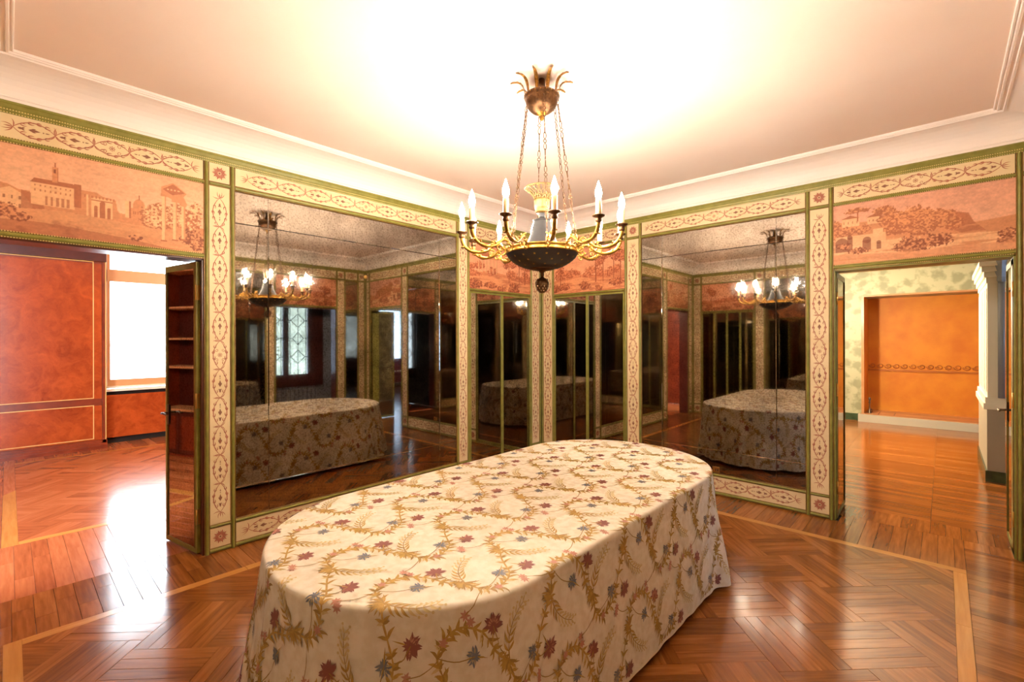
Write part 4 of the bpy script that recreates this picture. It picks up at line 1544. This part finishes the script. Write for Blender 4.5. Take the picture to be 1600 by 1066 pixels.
for r_ in range(6):
    z = 2.018 + r_ * .0135
    rr = np.interp(z, [2.004, 2.022, 2.05, 2.07, 2.093], [.017, .034, .044, .044, .034])
    for k in range(12):
        a = (k + .5 * (r_ % 2)) * 2 * pi / 12
        x, y_ = CX + rr * math.cos(a), CY + rr * math.sin(a)
        ex, ey = math.cos(a), math.sin(a)
        g.add([(x - ey * .008, y_ + ex * .008, z + .006), (x + ey * .008, y_ - ex * .008, z + .006), (x + ex * .005, y_ + ey * .005, z - .006), (x - ex * .004, y_ - ey * .004, z + .012)], [(0, 1, 2), (0, 3, 1), (0, 2, 3), (1, 3, 2)])
g.obj('cone_scales', M_BRONZE, fin)
# silver bell, stem and pierced basket
g = G(); g.lathe([(.130, 2.294), (.118, 2.306), (.098, 2.335), (.078, 2.38), (.064, 2.43), (.056, 2.462), (.055, 2.470), (.062, 2.474), (.062, 2.480), (.04, 2.484), (.02, 2.492), (.016, 2.505), (.024, 2.515), (.020, 2.527)], c0, 36)
g.obj('silver_bell', M_SILVER, ch)
g = G(); g.lathe([(.016, 2.524), (.040, 2.528), (.047, 2.537), (.040, 2.545), (.046, 2.552), (.050, 2.57), (.050, 2.60), (.053, 2.606), (.048, 2.612)], c0, 32)
bask = g.obj('basket', M_GILTPALE, ch)
g = G()
NB = 20
def bask_r(u): return .050 + .012 * u + .050 * u ** 2.4
for k in range(NB):
    for sg in (-1, 1):
        path = []
        for u in np.linspace(0, 1, 8):
            a = (k + sg * (u - .5) * 1.6) * 2 * pi / NB
            path.append((CX + bask_r(u) * math.cos(a), CY + bask_r(u) * math.sin(a), 2.610 + .075 * u))
        g.tube(path, .0024, 5)
ring = [(CX + bask_r(1) * math.cos(a), CY + bask_r(1) * math.sin(a), 2.686) for a in np.linspace(0, 2 * pi, 41)]
g.tube(ring, .005, 6, caps=False)
g.obj('pierced_rim', M_GILTPALE, bask)
# chains
for k in range(6):
    a = PH0 + k * pi / 3
    e = Vector((math.cos(a), math.sin(a), 0)); tt = Vector((-math.sin(a), math.cos(a), 0))
    A = Vector((CX, CY, 0)) + e * .108 + Vector((0, 0, 3.245)); B = Vector((CX, CY, 0)) + e * (RB + .004) + Vector((0, 0, 2.293))
    d = (B - A); n = 26
    dn = d.normalized(); sd = dn.cross(tt).normalized()
    g = G()
    for i in range(n):
        c = A + d * ((i + .5) / n)
        st = d.length / n
        if i % 3 == 2:
            g.torus(c, dn, sd if i % 2 else tt, .010, .010, .0024, 10, 5)
        else:
            g.torus(c, dn, tt if i % 2 else sd, st * .62, .0080, .0024, 12, 5)
    g.torus(B + Vector((0, 0, .004)) , e, Vector((0, 0, 1)), .012, .012, .003, 10, 5)
    g.obj('chain', M_BRONZE, ch)

# arms
def arm_meshes():
    """arm in local coordinates: x outwards from the axis, z up"""
    P = [(.212, 2.276), (.245, 2.288), (.268, 2.310), (.292, 2.320), (.318, 2.308), (.340, 2.288), (.366, 2.273), (.40, 2.266), (.44, 2.268), (.475, 2.280), (.502, 2.303), (.517, 2.333), (.52, 2.360)]
    pp = smooth_poly(P, 34)
    g = G()
    g.tube([(x, 0, z) for x, z in pp], [.0075 + .006 * (i / 33) ** 2 + (.003 if i in (8, 9, 22, 23) else 0) for i in range(34)], 8)
    # volute below the shoulder
    sp = [(.262 + .030 * (1 - .75 * t) * math.cos(1.2 + t * 8), 0, 2.270 + .030 * (1 - .75 * t) * math.sin(1.2 + t * 8)) for t in np.linspace(0, 1, 20)]
    g.tube(sp, np.linspace(.007, .003, 20), 6)
    sp = [(.330 - .022 * (1 - .7 * t) * math.cos(.4 + t * 7), 0, 2.263 + .022 * (1 - .7 * t) * math.sin(.4 + t * 7)) for t in np.linspace(0, 1, 16)]
    g.tube(sp, np.linspace(.006, .0025, 16), 6)
    # acanthus leaves on the branch
    for x, z, an, L in ((.30, 2.324, 2.358, .03), (.355, 2.283, .9, .035), (.40, 2.270, 2.558, .03), (.46, 2.276, 1.1, .035), (.50, 2.303, -.4, .03)):
        for s in (-1, 1):
            g.tube([(x, s * .004, z), (x + .5 * L * math.cos(an), s * .012, z + .5 * L * math.sin(an)), (x + L * math.cos(an), s * .014, z + L * math.sin(an) * .8)], [.004, .006, .001], 5)
    cup = G(); cup.lathe([(.008, 2.350), (.014, 2.354), (.020, 2.363), (.016, 2.374), (.018, 2.382), (.034, 2.390), (.037, 2.395), (.034, 2.397), (.015, 2.394)], (.52, 0, 0), 18)
    can_ = G(); can_.lathe([(.0165, 2.392), (.0165, 2.480), (.014, 2.485), (.006, 2.487)], (.52, 0, 0), 14)
    bul = G(); bul.lathe([(.008, 2.486), (.0135, 2.494), (.0185, 2.510), (.0190, 2.524), (.0155, 2.542), (.0095, 2.560), (.0045, 2.576), (.0008, 2.588)], (.52, 0, 0), 12)
    return g, cup, can_, bul


ga, gc, gk, gb = arm_meshes()
def raw_mesh(g, name, m):
    me = bpy.data.meshes.new(name); me.from_pydata(g.v, [], g.f); me.materials.append(m)
    me.polygons.foreach_set('use_smooth', g.s); return me
MA, MC, MK, MBU = raw_mesh(ga, 'arm', M_GILT), raw_mesh(gc, 'drip_pan', M_BRONZE), raw_mesh(gk, 'candle', M_CANDLE), raw_mesh(gb, 'bulb', M_BULB)
for k in range(12):
    a = PH0 + k * pi / 6
    o = bpy.data.objects.new('arm', MA); COL.objects.link(o); o.parent = ch
    o.matrix_parent_inverse = Matrix.Translation(-INV[ch.name])
    o.location = (CX, CY, 0); o.rotation_euler = (0, 0, a)
    for nm, me in (('drip_pan', MC), ('candle', MK), ('bulb', MBU)):
        c = bpy.data.objects.new(nm, me); COL.objects.link(c); c.parent = o

# ------------------------------------------------------------------ small brass fittings
t = thing('wall_socket', (2.46, -.004, .25), 'small brass wall socket at the foot of the right mirror', 'socket')
g = G(); WR.box(g, 2.425, 2.50, .242, .302, .001, .009); g.obj('plate', M_BRASS, t)
for s in (2.462, 2.482):
    g = G(); WR.box(g, s - .004, s + .004, .258, .286, .009, .0115); g.obj('contact_slot', M_DARKGAP, t)
g = G()
prof = [(.0, .014), (.007, .013), (.012, .008), (.018, .007), (.020, .002), (.020, .0007)]
vs, fs = [], []
for r, n in prof:
    for k in range(16):
        vs.append((n, -2.802 + r * math.cos(k * pi / 8), 2.337 + r * math.sin(k * pi / 8)))
for i in range(len(prof) - 1):
    for k in range(16):
        fs.append((i * 16 + k, (i + 1) * 16 + k, (i + 1) * 16 + (k + 1) % 16, i * 16 + (k + 1) % 16))
g.add(vs, fs, 0, True)
tag(g.obj('mirror_rosette', M_BRASS), 'small round brass rosette fixed on the large left mirror', 'rosette')

# ------------------------------------------------------------------ study beyond the left doorway
def inlay(par, x, y0, y1, z0, z1, th=.012):
    for A in ((y0, y1, z0, z0 + th), (y0, y1, z1 - th, z1), (y0, y0 + th, z0 + th, z1 - th), (y1 - th, y1, z0 + th, z1 - th)):
        g = G(); g.box((x, A[0], A[2]), (x + .006, A[1], A[3])); g.obj('inlay_strip', M_INLAY, par)


g = G(); g.box((-5.9, -6.7, 0), (-5.475, -4.20, 3.3))
ws = tag(g.obj('wall_study', M_MAHOG), 'mahogany panelled wall of the study with boxwood inlay lines', 'wall', kind='structure')
g = G(); g.box((-5.475, -6.7, .79), (-5.466, -4.25, 2.91)); g.obj('burl_panel', M_BURL, ws)
g = G(); g.box((-5.475, -6.7, .14), (-5.466, -4.25, .68)); g.obj('burl_panel', M_BURL, ws)
inlay(ws, -5.468, -6.69, -4.345, .795, 2.94); inlay(ws, -5.468, -6.69, -4.345, .16, .69)
g = G(); g.box((-5.475, -4.245, .0), (-5.455, -4.20, 2.94)); g.obj('corner_post', M_MAHOG, ws)
g = G(); g.box((-5.455, -4.212, .14), (-5.452, -4.20, 2.94)); g.obj('inlay_strip', M_INLAY, ws)
for z0, z1, d in ((0, .05, .05), (.05, .09, .035), (.09, .135, .02)):
    g = G(); g.box((-5.475, -6.7, z0), (-5.475 + d, -4.19, z1)); g.obj('skirting', M_MAHOG, ws)
g = G(); g.box((-5.475, -6.7, 2.945), (-5.40, -4.20, 3.3)); g.obj('top_frieze', M_DARKMAHOG, ws)
# window wall of the niche
g = G()
g.box((-6.1, -4.2, 0), (-5.9, -4.14, 3.3)); g.box((-6.1, -4.14, 0), (-5.9, -2.0, .86)); g.box((-6.1, -2.0, 0), (-5.9, -1.4, 3.3))
tag(g.obj('wall_window', M_PLASTER2), 'outer wall of the study around the bright window', 'wall', kind='structure')
win = thing('window_1', (-5.95, -3.07, .9), 'tall bright window of the study seen through left doorway', 'window', kind='structure')
for nm, A in (('sill', (-5.97, -4.14, -2.0, .905, .94)), ('bottom_rail', (-5.96, -4.14, -2.0, .94, 1.05)), ('blind_box', (-5.99, -4.14, -2.0, 2.69, 2.80)), ('blind_box', (-6.0, -4.14, -2.0, 2.80, 2.89)), ('jamb', (-5.96, -4.14, -4.10, 1.05, 3.3)), ('jamb', (-5.96, -2.04, -2.0, 1.05, 3.3)), ('mullion', (-5.955, -3.09, -3.04, 1.05, 2.69))):
    x, ya, yb, z0, z1 = A
    g = G(); g.box((x, ya, z0), (-5.90 + (.03 if nm == 'sill' else .0 if nm != 'blind_box' else .02), yb, z1)); g.obj(nm, M_WOODLIGHT if nm != 'sill' else M_WHITEPAINT, win)
for ya, yb, z0, z1 in ((-4.10, -3.09, 1.05, 2.69), (-3.04, -2.04, 1.05, 2.69), (-4.10, -2.04, 2.89, 3.3)):
    g = G(); g.box((-5.935, ya, z0), (-5.930, yb, z1)); g.obj('pane', M_GLASS, win)
h = G(); h.tube([(-5.90, -4.07, 1.78), (-5.87, -4.07, 1.78), (-5.865, -4.0, 1.78)], .009, 8); h.obj('handle', M_BRASS, win)
rc = thing('radiator_cover', (-5.85, -3.1, 0), 'low mahogany radiator cover beneath the study window', 'radiator cover')
g = G(); g.box((-5.89, -4.19, .10), (-5.80, -2.0, .80)); g.obj('front_panel', M_BURL, rc)
g = G(); g.box((-5.89, -4.19, .0), (-5.86, -2.0, .10)); g.obj('toe_recess', M_DARKGAP, rc)
g = G(); g.box((-5.89, -4.19, .80), (-5.87, -2.0, .86)); g.obj('vent_slot', M_DARKGAP, rc)
g = G(); g.box((-5.89, -4.19, .86), (-5.79, -2.0, .90)); g.obj('top_shelf', M_WHITEPAINT, rc)
# remaining shell of the study
g = G(); g.box((-6.1, -6.9, 3.3), (-.2, -1.4, 3.4))
tag(g.obj('ceiling', M_COVE), 'white ceiling of the study', 'ceiling', kind='structure')
g = G(); g.box((-6.1, -6.9, 0), (0.0, -6.7, 3.3))
tag(g.obj('wall_study_side', M_MAHOG), 'mahogany side wall of the study behind the bookcase', 'wall', kind='structure')
g = G(); g.box((-6.1, -1.4, 0), (-.2, -1.2, 3.3))
tag(g.obj('wall_study_end', M_MAHOG), 'mahogany end wall of the study beyond its window', 'wall', kind='structure')
bk = thing('bookcase', (-3.4, -6.55, 0), 'open mahogany bookcase reflected in the study door mirror', 'bookcase')
for x in (-4.9, -3.9, -2.9, -1.9):
    g = G(); g.box((x - .02, -6.69, 0), (x + .02, -6.36, 2.75)); g.obj('upright', M_MAHOG, bk)
for z in (.0, .66, 1.29, 1.71, 2.17, 2.72):
    g = G(); g.box((-4.88, -6.69, z), (-1.92, -6.36, z + .03)); g.obj('shelf', M_WOODLIGHT if z > .5 else M_MAHOG, bk)
for x in (-4.88, -3.88, -2.88):
    for q in (0, 1):
        g = G(); g.box((x + q * .48, -6.375, .04), (x + q * .48 + .47, -6.352, .65)); g.obj('door', M_DARKMAHOG, bk)
        g = G(); g.box((x + q * .48 + .06, -6.352, .10), (x + q * .48 + .41, -6.346, .59)); g.obj('door_panel', M_MAHOG, bk)
g = G(); g.box((-4.9, -6.692, 0), (-1.9, -6.68, 2.75)); g.obj('back', M_DARKMAHOG, bk)

# ------------------------------------------------------------------ ochre salon beyond the right doorway
g = G()
g.box((2.0, 6.8, 0), (3.06, 7.9, 3.3)); g.box((3.06, 6.8, 2.575), (5.3, 7.9, 3.3)); g.box((5.3, 6.8, 0), (13.2, 7.9, 3.3))
wf = tag(g.obj('wall_salon', M_DAMASK), 'olive damask wall around the ochre niche beyond right doorway', 'wall', kind='structure')
for A in ((3.04, 6.78, .12, 3.085, 6.82, 2.60), (3.085, 6.78, 2.565, 5.3, 6.82, 2.60)):
    g = G(); g.box(A[:3], A[3:]); g.obj('niche_trim', M_STONE, wf)
g = G(); g.box((2.0, 6.77, 3.085), (13.2, 6.80, 3.115)); g.obj('gilt_fillet', M_GOLDLINE, wf)
g = G(); g.box((2.0, 6.74, 3.115), (13.2, 6.80, 3.3)); g.obj('white_cornice', M_WHITEPAINT, wf)
g = G(); g.box((2.0, 6.77, 0), (3.0, 6.80, .14)); g.obj('skirting', M_GREENSTONE, wf)
g = G(); g.box((3.06, 7.62, 0), (5.3, 7.66, 2.575)); g.box((3.06, 6.8, 0), (3.075, 7.62, 2.575)); g.box((5.285, 6.8, 0), (5.3, 7.62, 2.575))
ni = tag(g.obj('wall_niche', M_ORANGE), 'bright ochre back wall of the niche with relief band', 'wall', kind='structure')
g = G(); g.box((3.075, 7.60, 1.0), (5.285, 7.62, 1.04)); g.obj('relief_moulding', M_ORANGE2, ni)
for k in range(16):
    x = 3.15 + k * .135
    g = G()
    sp = [(x + .06 * (1 - .7 * t) * math.cos(t * 8 + pi), 7.612, 1.12 + .055 * (1 - .7 * t) * math.sin(t * 8 + pi)) for t in np.linspace(0, 1, 12)]
    g.tube(sp, np.linspace(.014, .006, 12), 5)
    g.obj('relief_scroll', M_ORANGE2, ni)
he = thing('hearth_step', (4.1, 7.2, 0), 'raised stone step with pale front edge below ochre niche', 'step')
g = G(); g.box((3.0, 6.62, 0), (5.4, 6.70, .15)); g.obj('front_edge', M_MARBLE, he)
g = G(); g.box((3.0, 6.70, 0), (5.285, 7.60, .148)); g.obj('slab', M_STONE, he)
for y0_, y1_ in ((6.86, 6.875), (7.3, 7.315)):
    g = G(); g.box((3.3, y0_, .148), (5.2, y1_, .1495)); g.obj('inlay_strip', M_DARKMAHOG, he)
for x0_ in (3.3, 3.55):
    g = G(); g.box((x0_, 6.875, .148), (x0_ + .015, 7.3, .1495)); g.obj('inlay_strip', M_DARKMAHOG, he)
fd = thing('andiron', (3.16, 6.95, .148), 'small dark iron firedog in the left corner of the niche', 'firedog')
g = G(); g.lathe([(.03, 0), (.034, .01), (.012, .03), (.010, .2), (.02, .22), (.012, .25), (.026, .29), (.02, .32), (.0, .34)], (3.16, 6.95, .148), 12); g.obj('post', M_STEEL, fd)
g = G(); g.box((3.14, 6.95, .17), (3.18, 7.3, .20)); g.box((3.15, 7.26, .148), (3.17, 7.3, .17)); g.obj('bar', M_STEEL, fd)
# white pier at the side of the salon
pr = thing('white_pier', (4.75, 3.4, 0), 'white panelled pier with moulded capital behind the right door leaf', 'pier')
def ringbox(nm, x0, x1, y0, y1, z0, z1, m):
    g = G(); g.box((x0, y0, z0), (x1, y1, z1)); return g.obj(nm, m, pr)
ringbox('plinth', 4.655, 4.83, 2.63, 4.4, 0, .13, M_GREENSTONE)
ringbox('dado', 4.67, 4.82, 2.645, 4.4, .13, .86, M_GREYPAINT)
ringbox('dado_rail', 4.64, 4.84, 2.62, 4.4, .86, .93, M_WHITEPAINT); ringbox('dado_rail', 4.655, 4.83, 2.635, 4.4, .93, 1.0, M_WHITEPAINT)
ringbox('shaft', 4.675, 4.815, 2.65, 4.4, 1.0, 2.36, M_WHITEPAINT)
for k in range(5):
    ringbox('shaft_panel', 4.668, 4.675, 2.72 + k * .33, 2.96 + k * .33, 1.06, 2.30, M_WHITEPAINT)
g = G()
w_ = .0
for k in range(4):
    ringbox('capital', 4.665 - .02 * k, 4.825 + .02 * k, 2.64 - .02 * k, 4.4, 2.36 + .065 * k, 2.425 + .065 * k, M_WHITEPAINT)
g = G(); g.tube([(4.79, 2.635, 1.0), (4.79, 2.635, 2.36)], .03, 12); g.obj('colonnette', M_BLUEGREY, pr)
g = G(); g.lathe([(.03, 2.36), (.04, 2.38), (.035, 2.42), (.06, 2.50), (.085, 2.60), (.09, 2.63), (.0, 2.63)], (4.79, 2.62, 0), 4, 0, False); g.obj('bracket', M_BLUEGREY, pr)
# shell of the salon
g = G(); g.box((2.0, .2, 3.3), (13.2, 6.8, 3.4))
tag(g.obj('ceiling', M_COVE), 'white ceiling of the ochre room', 'ceiling', kind='structure')
g = G(); g.box((2.0, .2, 0), (2.2, 6.8, 3.3))
tag(g.obj('wall_salon_left', M_DAMASK), 'olive damask side wall of the ochre room', 'wall', kind='structure')
g = G(); g.box((ROOM_W + .2, .0, 0), (13.2, .2, 3.3))
tag(g.obj('wall_salon_near', M_DAMASK), 'olive damask wall of the salon beside the doorway', 'wall', kind='structure')
g = G(); g.box((13.0, .2, 0), (13.2, 2.4, 3.3)); g.box((13.0, 2.4, 0), (13.2, 6.4, .45)); g.box((13.0, 2.4, 2.95), (13.2, 6.4, 3.3)); g.box((13.0, 6.4, 0), (13.2, 6.8, 3.3))
tag(g.obj('wall_salon_window', M_WHITEPAINT), 'window wall at the far end of the salon', 'wall', kind='structure')
w2 = thing('window_2', (13.05, 4.4, .45), 'wide salon window reflected in the left mirror through the doorway', 'window', kind='structure')
for y0_, y1_ in ((2.4, 2.47), (3.7, 3.77), (5.0, 5.07), (6.33, 6.4)):
    g = G(); g.box((13.0, y0_, .45), (13.07, y1_, 2.95)); g.obj('mullion', M_WHITEPAINT, w2)
for y0_, y1_ in ((2.47, 3.7), (3.77, 5.0), (5.07, 6.33)):
    g = G(); g.box((13.03, y0_, .45), (13.035, y1_, 2.95)); g.obj('pane', M_SALONGLASS, w2)
# plum sofa
so = thing('sofa', (11.6, 4.75, 0), 'plum velvet sofa reflected in left mirror through the far doorway', 'sofa')
def cush(nm, x0, x1, y0, y1, z0, z1, b=.06):
    g = G()
    n = 6
    vs = []
    import itertools
    xs, ys, zs = (x0, x1), (y0, y1), (z0, z1)
    # rounded block
    pts = [(x0 + b, y0 + b), (x1 - b, y0 + b), (x1 - b, y1 - b), (x0 + b, y1 - b)]
    ringp = []
    for (cx, cy), st in zip(pts, (pi, 1.5 * pi, 0, .5 * pi)):
        for k in range(4):
            a = st + k * pi / 6
            ringp.append((cx + b * math.cos(a), cy + b * math.sin(a)))
    mx, my = (x0 + x1) / 2, (y0 + y1) / 2
    lv = [(z0, .96), (z0 + b * .5, 1), (z1 - b, 1), (z1 - b * .3, .985), (z1, .93)]
    for z, s in lv:
        vs += [(mx + (x - mx) * s, my + (y - my) * s, z) for x, y in ringp]
    m = len(ringp)
    fs = [(i * m + k, i * m + (k + 1) % m, (i + 1) * m + (k + 1) % m, (i + 1) * m + k) for i in range(len(lv) - 1) for k in range(m)]
    fs += [tuple(range(m))[::-1], tuple((len(lv) - 1) * m + k for k in range(m))]
    g.add(vs, fs, 0, True)
    return g.obj(nm, M_VELVET, so)
cush('base', 11.1, 12.1, 3.6, 5.9, .06, .32); cush('backrest', 11.85, 12.15, 3.6, 5.9, .30, .95, .1)
cush('armrest', 11.1, 12.1, 3.4, 3.66, .06, .66, .09); cush('armrest', 11.1, 12.1, 5.84, 6.1, .06, .66, .09)
for y0_ in (3.68, 4.4, 5.12):
    cush('seat_cushion', 11.05, 11.86, y0_, y0_ + .70, .31, .48)
for x in (11.2, 12.0):
    for y0_ in (3.55, 5.95):
        g = G(); g.lathe([(.03, 0), (.035, .03), (.03, .065)], (x, y0_, 0), 10); g.obj('leg', M_DARKMAHOG, so)

# ------------------------------------------------------------------ passage with leaded-glass doors (seen in mirrors)
g = G(); g.box((5.08, -2.8, -.12), (6.35, 0, -.002))
tag(g.obj('floor', M_PARQUET_RED), 'dark floor of the passage behind the leaded-glass doorway', 'floor', kind='structure')
g = G(); g.box((5.08, -2.8, 3.0), (6.5, 0, 3.1))
tag(g.obj('ceiling', M_COVE), 'low ceiling of the leaded-glass passage', 'ceiling', kind='structure')
for k, (a, b) in enumerate((((5.08, -.1, 0), (6.5, 0, 3.0)), ((5.08, -2.9, 0), (6.5, -2.8, 3.0)))):
    g = G(); g.box(a, b)
    tag(g.obj('wall_passage', M_CURTAIN), ('grey cloth wall of the passage nearest the ochre room', 'grey cloth wall of the passage nearest the camera')[k], 'wall', kind='structure')
g = G(); g.box((6.22, -2.8, 2.62), (6.4, -.1, 3.0)); g.box((6.22, -2.8, 0), (6.4, -2.25, 2.62)); g.box((6.22, -.35, 0), (6.4, -.1, 2.62)); g.box((6.22, -2.25, 0), (6.4, -.35, .68))
tag(g.obj('wall_passage_outer', M_CURTAIN), 'outer wall of the passage around the leaded window', 'wall', kind='structure')
lw = thing('window_3', (6.2, -1.3, .68), 'leaded-glass window with diamond panes reflected in left mirror', 'window', kind='structure')
g = G(); g.box((6.16, -2.25, .68), (6.22, -.35, .95)); g.obj('bottom_rail', M_DARKMAHOG, lw)
g = G(); g.box((6.16, -2.25, 2.50), (6.22, -.35, 2.62)); g.obj('top_rail', M_DARKMAHOG, lw)
lights = [(-2.17, -1.76), (-1.64, -1.23), (-1.11, -.70)]
edges = [-2.25] + [e for a, b in lights for e in (a, b)] + [-.35]
for k in range(0, len(edges), 2):
    g = G(); g.box((6.16, edges[k], .95), (6.22, edges[k + 1], 2.50)); g.obj('stile', M_DARKMAHOG, lw)
for a, b in lights:
    g = G(); g.box((6.188, a, .95), (6.192, b, 2.50)); gl = g.obj('pane', M_LEADGLASS, lw)
    c = (a + b) / 2
    g = G()
    def came(p, q): g.tube([(6.187, p[0], p[1]), (6.187, q[0], q[1])], .008, 5)
    zs = [.95, 1.18, 1.48, 1.56, 1.86, 1.98, 2.28, 2.50]
    for z0, z1 in ((.95, 1.18), (1.48, 1.60), (1.88, 1.98), (2.28, 2.50)): came((c, z0), (c, z1))
    for z0, z1, hw in ((1.18, 1.48, .15), (1.60, 1.88, .115), (1.98, 2.28, .15)):
        zm = (z0 + z1) / 2
        for p, q in (((c, z0), (c + hw, zm)), ((c + hw, zm), (c, z1)), ((c, z1), (c - hw, zm)), ((c - hw, zm), (c, z0)), ((c, z0), (c, z1))): came(p, q)
        came((a, zm), (c - hw, zm)); came((c + hw, zm), (b, zm))
    for s in (-1, 1):
        came((c + s * .17, .95), (c + s * .17, 2.50))
    g.obj('lead_came', M_LEAD, gl)
rad = thing('radiator', (6.1, -1.3, 0), 'grey passage radiator below the leaded window, seen in left mirror', 'radiator')
for k in range(18):
    g = G(); g.box((6.06, -2.1 + k * .09, .1), (6.18, -2.03 + k * .09, .62)); g.obj('fin', M_CURTAIN, rad)
